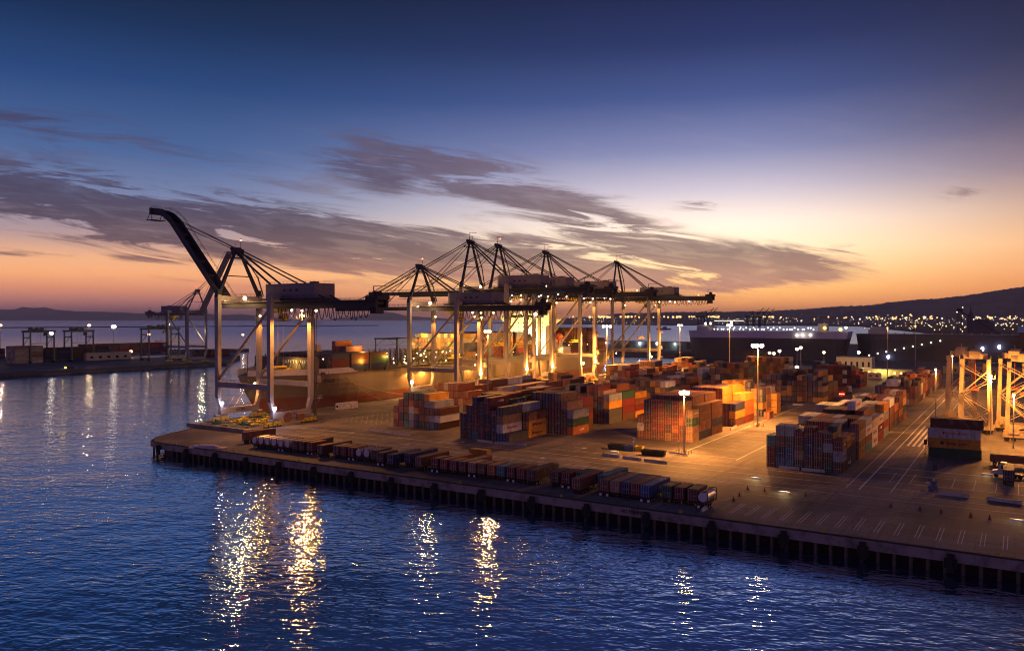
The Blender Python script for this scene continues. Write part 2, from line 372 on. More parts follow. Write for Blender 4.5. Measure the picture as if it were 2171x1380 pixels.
# ---------------------------------------------------------------- painted markings
WHITE = mat('white_road_paint', (.66, .63, .60), .7, dirt=.6, dscale=.8, dcol=(.12, .11, .1, 1)); YELLOW = mat('yellow_road_paint', (.36, .25, .05), .7, dirt=.7, dscale=.8, dcol=(.12, .11, .1, 1))
def strip(mb, p, q, w, z=.006):
    p = Vector(p); q = Vector(q); d = (q - p).normalized(); n = Vector((-d.y, d.x)) * w / 2
    a, b, c, e = p - n, q - n, q + n, p + n
    mb.add([(*a, z), (*b, z), (*c, z), (*e, z)], [(0, 1, 2, 3)])
def build_marks():
    a = MB(); y = MB()
    strip(y, (189, 53.5), (189, -60), .42); strip(y, (165, 62.0), (189, 53.8), .3)
    for k in range(22):                                   # pairs of parking lines by the wharf
        yy = 52.0 - 3.55 * k
        for o in (-.32, .32): strip(a, (167.5, yy + o), (178.5, yy + o), .14)
    for X, w, y0, y1 in ((200, .25, 150, -60), (206, .16, 225, -60), (213, .3, 230, -60), (221, .25, 128, 62), (198.5, .16, 225, 60), (221.5, .3, 60, -40), (233.5, .35, 34, -20), (243, .5, 34, -30)):
        strip(a, (X, y0), (X, y1), w, .007)
    for yy, w in ((32.9, .4), (26, .25), (36, .2)): strip(a, (208, yy), (600, yy), w, .010)
    for k in range(5): strip(a, (288, 31 - 1.6 * k), (345, 31 - 1.6 * k), .75, .013)
    for yy in (88, 70): strip(a, (232, yy), (600, yy), .3, .010)
    for X in range(235, 600, 14): strip(a, (X, 70.2), (X, 87.8), .16, .013)
    for k in range(16): strip(a, (190, 140 - 3.4 * k), (197, 138.5 - 3.4 * k), .14, .013)
    for k in range(10):
        yy = 28 - 4.6 * k
        strip(a, (222, yy), (236, yy), .16, .013)
    # rows of short dashes on the quay apron
    for i in range(46):
        for j in range(9): strip(a, (236 + i * 3.1, 213 + j * 2.7), (236.5 + i * 3.1, 213 + j * 2.7), .5, .013)
    # arrows
    for (X, Y) in ((214, 205), (203, 170), (217, 158), (205, 120), (226, 20), (228, 118)):
        strip(a, (X, Y), (X, Y + 3), .25, .016); a.add([(X - .9, Y, .019), (X, Y - 1.6, .019), (X + .9, Y, .019)], [(0, 1, 2)])
    tag(link('road_markings', a.mesh('road_markings', WHITE)), kind='structure'); tag(link('road_markings', y.mesh('road_markings', YELLOW)), kind='structure')
    rl = MB()
    for Y in (270, 239.5): rl.bx(196, 730, Y - .05, Y + .05, .02, .1)
    tag(link('ground_rails', rl.mesh('ground_rails', mat('rail_steel', (.25, .22, .2), .4, .8))), kind='structure')
build_marks()

# ---------------------------------------------------------------- far land
def ridge(name, pts, d0, depth, m, base=0.0, kind='structure', n=6, rough=6, seed=1):
    rr = random.Random(seed); px0, px1 = pts[0][0], pts[-1][0]; cols = []
    def prof(p):
        for (a, b), (c, e) in zip(pts, pts[1:]):
            if a <= p <= c: return b + (e - b) * (p - a) / (c - a)
    M = int((px1 - px0) / 3) + 2; mb = MB(); vs = []
    for i in range(M):
        p = px0 + (px1 - px0) * i / (M - 1); py = prof(p)
        for j in range(n + 1):
            t = j / n; d = d0 + depth * t
            top = CAMH - (py - HPX) * (d0 + depth * .62) / FPX
            hgt = top * math.sin(min(1, t / .62) * math.pi / 2) ** 1.3 if t < .62 else top * (1 - (t - .62) * 1.2)
            X, Y = at_d(p, d)
            vs.append((X, Y, base + max(0, hgt - base) + (rr.uniform(-rough, rough) if 0 < j < n else 0)))
    mb.add(vs, [(i * (n + 1) + j, (i + 1) * (n + 1) + j, (i + 1) * (n + 1) + j + 1, i * (n + 1) + j + 1) for i in range(M - 1) for j in range(n)])
    me = mb.mesh(name, m)
    for p in me.polygons: p.use_smooth = True
    return tag(link(name, me), kind=kind)
HILLM = mat('hill_scrub', (.24, .17, .17), .95, dirt=.8, dscale=.0035)
ridge('hills', [(1180, 676), (1260, 671), (1320, 664), (1420, 662), (1520, 661), (1620, 660), (1700, 656), (1780, 650), (1840, 648), (1880, 642), (1930, 637), (1990, 633), (2060, 625), (2110, 617), (2171, 608), (2300, 596), (2500, 590)], 7200, 4500, HILLM, WZ, rough=7, n=12)
ridge('far_island', [(-300, 676), (-120, 664), (-40, 656), (30, 655), (50, 649), (70, 652), (95, 650), (120, 656), (160, 659), (250, 661), (300, 664), (380, 661), (430, 664), (480, 667), (510, 665), (560, 671), (620, 676)], 36000, 6000, HILLM, WZ, rough=10, seed=2)
ridge('far_island', [(700, 676), (750, 671), (790, 664), (815, 660), (835, 662), (860, 669), (900, 672), (930, 674), (960, 676)], 41000, 5000, HILLM, WZ, rough=10, seed=3)
def build_lowland():
    mb = MB()
    ps = [at_d(p, d) for p, d in ((1130, 11500), (1180, 8200), (1260, 6900), (1330, 6300), (1480, 5800), (1700, 5500), (1820, 5000), (1900, 3300), (2000, 2300), (2300, 2000), (2700, 2200), (2700, 13000), (1130, 13000))]
    mb.prism(ps[::-1], WZ - 3, 2.0)
    tag(link('far_shore', mb.mesh('far_shore', mat('shore_land', (.05, .042, .04), .95, dscale=.01))), kind='structure')
    mb = MB()
    p, q = at_d(-200, 3900), at_d(800, 5600); mb.beam((*p, WZ), (*q, WZ), 16, 9)
    p, q = at_d(950, 9800), at_d(1190, 9000); mb.beam((*p, WZ), (*q, WZ), 60, 16)
    tag(link('breakwater', mb.mesh('breakwater', mat('dark_rock', (.04, .03, .025)))), 'thin dark rock breakwater crossing the open sea near the horizon', 'breakwater', kind='thing')
build_lowland()
def hz(px, d):   # rough height of the hill under a pixel column
    return 0
def build_city():
    rr = random.Random(11)
    sets = {'warm': MB(), 'white': MB(), 'orange': MB()}
    def lamp(k, px, d, z, r): X, Y = at_d(px, d); sets[k].ball((X, Y, z), r, 5, 3)
    for i in range(90):                                    # bright string of dock lamps along the far quay
        px = rr.choice([rr.uniform(1185, 1445), rr.uniform(1255, 1445), rr.uniform(1460, 1490), rr.uniform(1500, 1525), rr.uniform(1585, 1640)]); lamp('orange', px, 6900, 62 + rr.uniform(-3, 3), rr.uniform(7, 11))
    hubs = [rr.uniform(1230, 2250) for _ in range(16)]
    for i in range(190):
        px = rr.gauss(rr.choice(hubs), 34) if rr.random() < .75 else rr.uniform(1210, 2300); d = rr.uniform(5600, 7400); k = rr.choice(['warm', 'warm', 'white', 'orange']); lamp(k, px, d, rr.uniform(6, 55), rr.uniform(1.8, 4.2))
    for i in range(120):
        px = rr.choice([rr.uniform(1640, 2300), rr.gauss(1900, 40), rr.gauss(2110, 40)]); lamp('orange' if rr.random() < .7 else 'white', px, 5000, 41 - (rr.gauss(674, 2.5) - HPX) * 5000 / FPX, rr.uniform(2.6, 6.5))
    for i in range(120):
        px = rr.uniform(1820, 2300); lamp(rr.choice(['white', 'warm', 'orange']), px, rr.uniform(2500, 3800), rr.uniform(6, 30), rr.uniform(1.6, 2.8))
    for i in range(110):                                   # houses on the hillside
        px = rr.uniform(1500, 2300); t = rr.random(); d = 8000 + 2200 * t
        top = (HPX - (660 - (px - 1500) * .075)) * 9600 / FPX
        lamp('warm', px, d, CAMH + top * (t ** .8) * rr.uniform(.75, .98) + 14, rr.uniform(2.5, 4.5))
    for i in range(46): lamp('white', 1515 + i * 1.35, 5900, 30, 4.0)
    mats = {'warm': emit('lamp_warm_far', WARM, 1.1), 'white': emit('lamp_white_far', (1, .92, .8), 1.2), 'orange': emit('lamp_orange_far', (1, .55, .18), 2.2)}
    mb = MB(); i = 0
    for k in ('warm', 'white', 'orange'):
        mb.cur = i; i += 1; s = sets[k]; mb.add(s.v, s.f)
    tag(link('city_lights', mb.mesh('city_lights', [mats[k] for k in ('warm', 'white', 'orange')])), 'countless small town and harbour lights spread along the far shore and hillside', 'city lights', kind='stuff')
build_city()
# ---------------------------------------------------------------- containers
PAL = {'rust brown': (.20, .065, .035), 'dark brown': (.105, .045, .03), 'maroon': (.17, .025, .025), 'red': (.26, .045, .025), 'orange': (.50, .15, .03),
       'golden': (.55, .25, .03), 'grey': (.30, .32, .34), 'navy': (.025, .03, .085), 'blue': (.03, .10, .26), 'green': (.025, .09, .06), 'white': (.62, .60, .56), 'beige': (.50, .40, .26),
       'teal': (.05, .20, .20), 'tan': (.34, .19, .10), 'dark grey': (.075, .07, .07)}
CW = ['rust brown'] * 9 + ['dark brown'] * 7 + ['maroon'] * 4 + ['red', 'orange', 'orange', 'golden', 'grey', 'navy', 'navy', 'green', 'beige', 'tan', 'tan', 'tan', 'dark grey']
CMAT = mat('container_paint', (1, 1, 1), .62, dirt=.55, dscale=.7, objcol=True, spec=.3)
# corrugated sheet: fine ribs along the container's length
def _corr():
    q = N(CMAT.node_tree); b = q.nodes['Principled BSDF']; tc = q.new('ShaderNodeTexCoord')
    w = q.new('ShaderNodeTexWave', wave_type='BANDS', bands_direction='X'); w.inputs['Scale'].default_value = 1.15; q.links.new(tc.outputs['Object'], w.inputs[0])
    bp = q.new('ShaderNodeBump'); bp.inputs['Distance'].default_value = .05; bp.inputs['Strength'].default_value = .8
    oi = q.new('ShaderNodeObjectInfo'); va = q.new('ShaderNodeVectorMath', operation='ADD'); q.links.new(tc.outputs['Object'], va.inputs[0]); q.links.new(q.m('MULTIPLY', oi.outputs['Random'], 37), va.inputs[1])
    sc_ = q.new('ShaderNodeVectorMath', operation='MULTIPLY'); q.links.new(va.outputs[0], sc_.inputs[0]); sc_.inputs[1].default_value = (2.2, 2.2, .22)
    st = q.noise(sc_.outputs[0], 1, 4, .65); pa = q.noise(va.outputs[0], .5, 2, .4)
    old = b.inputs['Base Color'].links[0].from_socket
    c2 = q.mix(q.m('MULTIPLY', q.smooth(st, .5, .72), .5), old, (.07, .035, .02, 1)); c2 = q.mix(q.m('MULTIPLY', q.smooth(pa, .6, .66), .22), c2, (.3, .27, .25, 1)); q.put(b, 'Base Color', c2)
    q.links.new(w.outputs[1], bp.inputs['Height']); q.links.new(bp.outputs[0], b.inputs['Normal'])
_corr()
STUFFMAT = mat('container_paint_far', (1, 1, 1), .62, dirt=.45, dscale=.35, attr=True)
RODM = mat('galvanised_rod', (.55, .53, .50), .45, .6); CASTM = mat('corner_casting', (.06, .05, .045), .7)
def body_mesh(L, h, name):
    m = MB(); w = 2.44; e = .02
    m.bx(.06, L - .06, -w / 2 + .05, w / 2 - .05, .12, h - .05)                 # recessed skin
    for x in (0, L - .14): 
        for y in (-w / 2, w / 2 - .14): m.bx(x, x + .14, y, y + .14, .0, h - .01)
    for y in (-w / 2, w / 2 - .1): m.bx(.14, L - .14, y, y + .1, .01, .17); m.bx(.14, L - .14, y, y + .1, h - .13, h - .02)
    for x in (0.0, L - .1): m.bx(x, x + .1, -w / 2 + .14, w / 2 - .14, .01, .15); m.bx(x, x + .1, -w / 2 + .14, w / 2 - .14, h - .14, h - .02)
    k = .35
    while k < L - .3:                                                            # side ribs
        for s in (-1, 1): m.bx(k, k + .16, s * (w / 2 - .05), s * (w / 2 - .025), .17, h - .13)
        k += .42
    m.cur = 1
    for x in (-.015, L - .155):
        for y in (-w / 2 - .015, w / 2 - .155):
            for z in (-.0, h - .12): m.bx(x, x + .17, y, y + .17, z, z + .12)
    return m.mesh(name, [CMAT, CASTM])
def door_mesh(h):
    m = MB(); w = 2.44
    for s in (-1, 1):
        y0, y1 = (.02, 1.06) if s > 0 else (-1.06, -.02)
        m.bx(-.03, .03, y0, y1, .16, h - .15)
        for z in (.45, .95, 1.45, 1.95): m.bx(-.05, -.031, y0 + .06, y1 - .06, z, z + .22)
    m.cur = 1
    for y in (-.85, -.32, .32, .85): m.tube((-.10, y, .1), (-.10, y, h - .1), .034, 5)
    for y in (-.85, -.32, .32, .85): m.bx(-.14, -.09, y - .02, y + .38 if y < .5 else y + .02, 1.05, 1.13); m.box(-.09, y, h - .2, .08, .14, .1); m.box(-.09, y, .22, .08, .14, .1)
    return m.mesh('door', [CMAT, RODM])
BODY = {(L, h): body_mesh(L, h, 'container') for L in (12.19, 6.06, 13.72, 16.15) for h in (2.59, 2.9)}
DOOR = {h: door_mesh(h) for h in (2.59, 2.9)}
RED = mat('red_lettering', (.5, .03, .03), .6); WHT = mat('white_lettering', (.8, .8, .78), .6); BLK = mat('dark_lettering', (.03, .03, .08), .6)
LOGO = {'ym': ('YANG MING', RED, .95), 'kl': ('K LINE', WHT, 1.05), 'hl': ('Hapag-Lloyd', BLK, 1.0), 'ua': ('U A S C', WHT, 1.15), 'hs': ('HAMBURG SUD', WHT, .8)}
_E = {}
def emblem(k):
    if k in _E: return _E[k]
    m = MB()
    if k == 'ym': m.bx(-.45, .45, -.01, .01, .18, .5); m.bx(-.14, .14, -.012, .012, -.5, .18); m.bx(-.38, .38, -.012, .012, -.12, .04)
    elif k == 'hl': m.bx(-.5, .02, -.01, .01, -.55, .55); m.bx(.06, .5, -.01, .01, -.3, .3)
    elif k == 'ua': m.bx(-.16, .16, -.01, .01, -.75, .75)
    else: m.tube((0, -.01, 0), (0, .01, 0), .42, 14)
    _E[k] = m.mesh('emblem', LOGO[k][1]); return _E[k]
ORD = ['first', 'second', 'third', 'fourth', 'fifth', 'sixth', 'seventh', 'eighth', 'ninth', 'tenth', 'eleventh', 'twelfth', 'thirteenth']
TIER = ['bottom', 'second', 'third', 'fourth', 'fifth', 'sixth', 'seventh']
ALL = []          # every exposed container slot
def slot(x, y, z, L, h, col, logo, label, group, door=True, rz=0.0, prio=0):
    d = x * CA + y * SA
    ALL.append(dict(x=x, y=y, z=z, L=L, h=h, col=col, logo=logo, label=label, group=group, door=door, rz=rz, d=d - prio))
PITCH = 2.5
def bay(X, Y0, tiers, phrase, L=12.19, h=None, feat=None, prev=None, nxt=None, rightmost=True, cols=None, prio=0, z0=0.0):
    """one bay of a block: X front, Y0 left edge, tiers listed from the left (as seen from the water)."""
    feat = feat or {}; n = len(tiers); rr = random.Random(int(X * 13 + Y0 * 7)); hb_ = 2.9 if rr.random() < .8 else 2.59
    for i, t in enumerate(tiers):
        z = z0; hh0 = hb_ if rr.random() < .85 else 2.59
        for k in range(t):
            f = feat.get((i, k)); hh = h or hh0
            col = f[0] if f else rr.choice(cols or CW); logo = f[1] if f and len(f) > 1 else None
            if not f and rr.random() < .45: logo = {'maroon': 'kl', 'red': 'kl', 'golden': 'hl', 'orange': 'hl', 'white': 'ym', 'beige': 'ym', 'green': 'ua', 'grey': 'ym'}.get(col)
            if f and len(f) > 2: hh = f[2]
            # exposed if front, right, left, top or back face is open
            fr = not prev or i >= len(prev) or prev[i] <= k
            rt = i == n - 1 or tiers[i + 1] <= k; lf = i == 0 or tiers[i - 1] <= k; tp = k == t - 1; bk = not nxt or i >= len(nxt) or nxt[i] <= k
            if fr or rt or lf or tp or bk:
                y = Y0 - PITCH * i - PITCH / 2
                dx = rr.uniform(-.05, .05)
                hidden = not (fr or rt or tp)
                slot(X + dx, y + rr.uniform(-.02, .02), z, L, hh, col, logo,
                     f"{col} {TIER[k]}-tier container, {ORD[i]} column from left, {phrase}", 'containers stacked in the yard', door=fr, prio=prio - (500 if hidden else 0))
            z += hh + .01
def block(X, Y0, bays, gap=.45, **kw):
    """bays: list of (tiers, phrase, feat, L)"""
    x = X
    for j, b in enumerate(bays):
        L = b[3] if len(b) > 3 and b[3] else 12.19
        bay(x, Y0, b[0], b[1], L=L, feat=b[2] if len(b) > 2 else None, prev=bays[j - 1][0] if j else None, nxt=bays[j + 1][0] if j < len(bays) - 1 else None, **kw)
        x += L + gap
WARMC = ['rust brown', 'orange', 'tan', 'golden', 'rust brown', 'maroon', 'dark brown', 'beige', 'grey', 'red']
DARKC = ['dark brown', 'maroon', 'dark grey', 'navy', 'rust brown', 'dark brown', 'maroon', 'dark grey']
# --- lane nearest the ship
block(236, 204, [([3, 4, 5, 5, 5, 5, 5, 4, 3], 'block beside the crane quay', {(6, 4): ('golden', 'hl'), (7, 3): ('grey',), (8, 2): ('dark brown',), (8, 1): ('white', 'ym'), (8, 0): ('dark brown',), (4, 4): ('green',), (7, 0): ('blue',), (2, 0): ('teal',), (3, 0): ('grey',), (3, 2): ('white',), (4, 2): ('golden',), (0, 0): ('red',), (0, 1): ('orange',), (1, 3): ('red',)})], h=2.62)
A = [5, 5, 5, 5, 4, 4, 3, 2]
block(265, 204.5, [(A, 'front of long gold-lit row', {(5, 3): ('rust brown',)}), ([5, 5, 5, 5, 4, 4, 3, 3], 'second bay of gold-lit row', None), ([4, 5, 5, 5, 4, 4, 3, 3], 'third bay of gold-lit row', {(3, 4): ('dark brown',)}),
              ([5, 5, 5, 5, 4, 4, 4, 2], 'fourth bay of gold-lit row', {(3, 4): ('white', 'ym'), (5, 3): ('white', 'ym')}), ([3, 4, 5, 5, 4, 4, 3, 3], 'fifth bay of gold-lit row', {(3, 4): ('navy',)}),
              ([2, 4, 3, 3, 4, 3, 4, 3], 'sixth bay of gold-lit row', None)])
block(346, 206, [([1, 2, 3, 5, 5, 5, 4, 4], 'small striped block behind gold-lit row', {(5, 4): ('navy',), (6, 3): ('red',), (3, 4): ('dark brown',), (4, 4): ('golden',), (4, 3): ('golden',)}), ([2, 2, 3, 4, 3, 4, 3, 3], 'low bay behind the striped block', None)])
block(296, 181, [([4, 4, 4], 'three-column stack in the first aisle', {(2, 3): ('tan',)})])
block(421, 213, [([1, 2, 3, 3, 5, 5, 5, 5, 5, 4], 'stepped orange block by the quay lamp', {(8, 4): ('red', 'kl'), (9, 3): ('red',)}), ([1, 2, 3, 4, 4, 5, 5, 5, 4, 4], 'second bay of stepped orange block', None), ([2, 3, 4, 4, 3, 4, 4, 4, 4, 4], 'third bay of stepped orange block', None)], cols=WARMC)
block(469, 205, [([5, 5, 5, 5, 5, 4, 3, 4], 'flat-topped block behind stepped one', {(4, 4): ('navy', 'ym')}), ([4, 4, 5, 4, 4, 3, 4, 3], 'second bay behind stepped block', None)], cols=WARMC)
block(526, 204, [([4, 5, 5, 5, 5, 4, 4, 4], 'farthest block before the basin', None), ([3, 5, 5, 4, 4, 4, 3, 3], 'last bay before the basin', None), ([3, 3, 4, 4, 4, 3, 3, 2], 'low last row by the basin', None)])
# --- second lane
block(224, 163.5, [([3, 4, 5, 5, 5, 4, 4, 1], 'dark block behind chassis row', {(4, 4): ('maroon', 'kl', 2.9), (5, 3): ('maroon',), (6, 3): ('dark grey',), (6, 2): ('tan',), (6, 1): ('white', 'ym'), (6, 0): ('blue',), (7, 0): ('dark grey',), (2, 0): ('teal',), (3, 0): ('maroon',), (3, 1): ('maroon',)}),
              ([5, 5, 5, 5, 5, 4, 4, 3], 'second bay of dark block', {(4, 4): ('green', 'ua'), (7, 0): ('golden', 'hl'), (7, 1): ('golden', 'hl'), (7, 2): ('rust brown',), (6, 3): ('grey',), (5, 3): ('dark grey',)})], cols=DARKC)
block(250.5, 163.5, [([4, 4, 5, 5, 4, 5, 5, 5, 5, 5, 4, 3], 'block ending in red-orange container', {(11, 0): ('orange', 'kl'), (11, 1): ('green',), (11, 2): ('grey',), (10, 3): ('tan',), (9, 4): ('tan',)}, None)], cols=DARKC)
block(264, 161, [([4, 5, 4, 5, 4, 5, 4, 4, 4], 'bay behind the red-orange corner', None)], cols=DARKC)
block(285, 163.5, [([3, 4, 4, 5, 4, 5, 4, 5, 5, 5, 4], 'tall block with green corner', {(10, 0): ('dark grey', 'ua'), (10, 1): ('dark grey',), (10, 2): ('golden', 'hl'), (10, 3): ('grey',), (9, 4): ('tan',), (9, 2): ('blue',)}),
              ([3, 4, 4, 4, 3, 4, 4, 5, 4, 5, 4], 'second bay of green-cornered block', {(10, 3): ('green', 'ua'), (9, 4): ('rust brown',), (10, 0): ('dark brown',)}),
              ([3, 3, 4, 4, 3, 5, 5, 4, 5, 4, 4], 'third bay of green-cornered block', {(10, 3): ('golden', 'hl'), (9, 3): ('red', 'kl'), (10, 2): ('rust brown', 'kl'), (10, 0): ('golden', 'hl'), (6, 4): ('golden', 'hl')})], cols=DARKC)
block(340, 162, [([5, 5, 5, 4, 4, 5, 5, 5, 5, 5, 5, 4], 'green-and-gold block behind corner lamp', {(10, 4): ('white', 'ym'), (11, 3): ('green', 'ua'), (8, 4): ('golden',), (8, 1): ('golden',), (7, 2): ('golden',), (9, 3): ('golden',)}),
              ([4, 4, 5, 5, 4, 4, 5, 5, 4, 5, 4, 4], 'second bay of green-and-gold block', {(10, 3): ('navy',)})], cols=['dark brown', 'rust brown', 'tan', 'tan', 'maroon', 'dark grey', 'dark brown'])
block(376, 163, [([5, 4, 4, 5, 5, 5, 5, 4, 3], 'white-topped middle block', {(6, 4): ('white', 'ym'), (7, 3): ('dark grey',)}), ([4, 4, 3, 5, 4, 4, 4, 4, 4], 'second bay of white-topped block', {(5, 3): ('white',)})])
block(420, 163, [([4, 3, 4, 4, 5, 5, 5, 3, 3, 5, 5, 4], 'block with two stacked white containers', {(6, 4): ('white', 'ym'), (6, 3): ('white', 'ym'), (4, 4): ('golden',)}), ([4, 5, 5, 4, 4, 4, 4, 4, 5, 5, 4, 4], 'bay behind the two whites', None)])
block(480, 163, [([4, 4, 5, 5, 4, 5, 5, 4, 5, 4], 'far brown block mid yard', None), ([5, 4, 4, 5, 4, 4, 5, 4, 4, 4], 'second bay of far brown block', None)])
block(560, 166, [([4, 4, 5, 5, 5, 5, 5, 4, 4, 5, 5, 4], 'tall block near the car carrier', None), ([5, 5, 4, 5, 5, 5, 4, 5, 4, 5, 5, 5], 'last tall bay near car carrier', None)])
# --- third lane
block(257, 112, [([3, 5, 5, 5, 5, 5, 5, 4], 'great front block behind corner lamp', {(0, 1): ('white',), (1, 4): ('navy',), (1, 3): ('navy',), (2, 3): ('red',), (4, 4): ('green',), (5, 4): ('red',), (6, 3): ('red',), (4, 2): ('red',), (5, 2): ('red',), (6, 2): ('orange',), (7, 3): ('tan', 'hs'), (7, 2): ('green',), (7, 1): ('tan',), (7, 0): ('tan',), (5, 1): ('orange',)}, 6.06)], h=2.68,
      cols=['rust brown', 'rust brown', 'maroon', 'tan', 'dark brown', 'red', 'rust brown'])
block(263.6, 112, [([4, 5, 5, 5, 5, 5, 5, 4], 'first long bay of great block', {(7, 0): ('navy',), (7, 1): ('rust brown',), (7, 2): ('rust brown',), (7, 3): ('rust brown',), (6, 4): ('rust brown', )}), ([4, 5, 5, 5, 5, 5, 5, 4], 'second long bay of great block', {(7, 0): ('rust brown',), (7, 1): ('navy',), (7, 2): ('rust brown',), (7, 3): ('rust brown',), (6, 4): ('rust brown',)})], h=2.92,
      cols=['rust brown', 'maroon', 'dark brown'])
block(304, 112, [([4, 5, 5, 5, 5, 5, 3, 3], 'block right of the corner lamp', {(7, 0): ('rust brown',), (7, 1): ('golden', 'hl'), (7, 2): ('navy',), (5, 4): ('orange',), (5, 3): ('orange',), (5, 2): ('orange',)}),
              ([4, 4, 4, 5, 5, 5, 4, 4], 'orange bay beside the bright mast', {(7, 0): ('red', 'kl'), (7, 1): ('orange', 'kl'), (7, 2): ('orange', 'kl'), (7, 3): ('golden',), (6, 3): ('golden',), (5, 4): ('golden',), (6, 2): ('golden',)})], cols=DARKC)
bay(334, 89.5, [1], 'alone at foot of bright mast', L=6.06, feat={(0, 0): ('rust brown',)})
block(342, 112, [([4, 5, 5, 5, 5, 5, 4, 4], 'block behind the bright mast', {(7, 3): ('dark grey',), (7, 2): ('dark grey',), (7, 1): ('golden',), (7, 0): ('navy',), (5, 4): ('navy',), (2, 4): ('golden',), (4, 4): ('golden',)}, 6.06), ([4, 5, 5, 5, 5, 5, 4, 4], 'second bay behind bright mast', {(7, 3): ('rust brown',), (5, 4): ('tan',)}, 6.06)], cols=['golden', 'dark grey', 'tan', 'golden'])
block(355.5, 112, [([4, 4, 3, 4, 4, 4, 4, 4, 3], 'golden-cornered block behind the mast', {(8, 0): ('golden',), (8, 1): ('golden',), (8, 2): ('golden',), (7, 3): ('grey',)}, 6.06), ([3, 4, 4, 4, 4, 3, 4, 1, 1], 'bay behind the golden corner', {(8, 0): ('navy',)})])
block(414, 112, [([4, 5, 5, 5, 3, 4, 4, 5, 5, 5, 4, 3], 'dark mid-yard block with pale column', {(3, 3): ('tan',), (3, 2): ('tan',), (3, 1): ('tan',), (1, 4): ('tan',), (11, 2): ('tan',), (10, 3): ('navy',)}), ([4, 4, 4, 5, 5, 4, 4, 4, 4, 5, 4, 3], 'second bay of dark mid-yard block', {(9, 4): ('red',)}),
              ([4, 5, 4, 5, 4, 5, 4, 4, 5, 5, 4, 3], 'third bay of dark mid-yard block', None)], cols=['dark brown', 'navy', 'dark grey', 'rust brown', 'golden', 'dark brown'])
block(515, 111, [([4, 4, 5, 5, 5, 5, 5, 5, 5, 5, 4, 3], 'far dark block at aisle end', {(8, 3): ('white',), (8, 1): ('white',), (10, 3): ('red',)}), ([5, 5, 5, 4, 4, 5, 5, 4, 4, 4, 4, 3], 'last dark bay at aisle end', None)], cols=['dark brown', 'maroon', 'navy', 'rust brown'])
# --- fourth lane (right)
block(227, 60, [([3, 4, 4, 4, 4, 4, 4, 3], 'right-hand block beside the truck lane', {(0, 2): ('teal',), (0, 1): ('maroon',), (0, 0): ('maroon',), (1, 3): ('grey',), (2, 3): ('grey',), (1, 0): ('blue',), (2, 0): ('blue',), (2, 1): ('blue',), (1, 1): ('navy',), (3, 1): ('tan',), (6, 2): ('grey',), (7, 1): ('grey', 'ym'), (7, 2): ('maroon', 'kl'), (7, 0): ('dark brown',), (6, 0): ('green',), (6, 3): ('dark brown',), (4, 1): ('navy',)}, 6.06),
              ([3, 3, 3, 3, 3, 3, 4, 3], 'second bay of right-hand block', {(7, 2): ('golden', 'hl'), (7, 1): ('dark grey',), (7, 0): ('green', 'ua'), (6, 3): ('dark grey',)}, 6.06),
              ([3, 3, 2, 3, 3, 3, 3, 3], 'third bay of right-hand block', {(7, 2): ('red', 'kl'), (7, 1): ('dark grey',)}, 6.06)], cols=DARKC)
block(252, 60, [([3, 3, 4, 4, 4, 4, 3, 4], 'brown bay of truck-lane row', {(7, 0): ('rust brown',), (7, 1): ('rust brown',), (7, 2): ('tan',), (7, 3): ('rust brown',)}),
              ([4, 4, 4, 4, 4, 4, 4, 4], 'dark-fronted bay of truck-lane row', {(7, 2): ('white', 'ym'), (7, 0): ('teal',), (7, 3): ('grey',), (0, 3): ('grey',), (1, 3): ('grey',), (6, 3): ('dark brown',)}),
              ([3, 3, 4, 4, 4, 5, 4, 3], 'white-sided bay of truck-lane row', {(7, 2): ('beige',), (7, 1): ('white', 'ym'), (7, 0): ('white', 'ym'), (5, 4): ('white', 'ym'), (6, 3): ('rust brown',)}),
              ([4, 4, 4, 3, 4, 4, 4, 3], 'fourth bay of truck-lane row', {(7, 0): ('red',), (7, 2): ('white', 'ym'), (1, 3): ('grey',), (2, 3): ('white',)}), ([3, 4, 4, 4, 4, 4, 4, 4], 'fifth bay of truck-lane row', {(7, 1): ('red',), (7, 3): ('golden',)})], cols=['dark brown', 'maroon', 'rust brown', 'dark grey', 'grey'])
block(322, 58, [([3, 3, 4, 3, 3, 4, 4], 'sixth bay of truck-lane row', {(6, 3): ('white', 'ym')}), ([3, 4, 4, 4, 3, 4, 3], 'seventh bay of truck-lane row', {(2, 3): ('white',), (6, 2): ('orange',)}), ([3, 3, 3, 4, 4, 3, 4], 'eighth bay of truck-lane row', None), ([2, 3, 3, 3, 4, 4, 4], 'ninth bay of truck-lane row', {(5, 3): ('white',)})])
block(424, 60, [([3, 3, 4, 4, 3, 4, 3], 'distant low row by gantries', {(2, 3): ('white',), (3, 3): ('white',)}), ([2, 3, 4, 3, 4, 3, 4], 'second bay of distant low row', None), ([3, 4, 3, 4, 3, 4, 4], 'third bay of distant low row', {(4, 2): ('white',)}), ([3, 3, 4, 4, 3, 4, 4], 'fourth bay of distant low row', None),
              ([3, 2, 3, 4, 4, 3, 4], 'fifth bay of distant low row', None), ([3, 3, 4, 3, 3, 4, 3], 'sixth bay of distant low row', None), ([2, 3, 3, 3, 4, 3, 4], 'seventh bay of distant low row', {(3, 2): ('white',)}), ([3, 3, 2, 3, 3, 4, 3], 'eighth bay of distant low row', None)])
block(540, 60, [([3, 3, 3, 4, 3, 3, 3], 'end of distant low row', None), ([3, 2, 3, 3, 3, 3, 2], 'last bay of distant row', None), ([2, 3, 2, 3, 3, 2, 3], 'tail of distant row', None)])
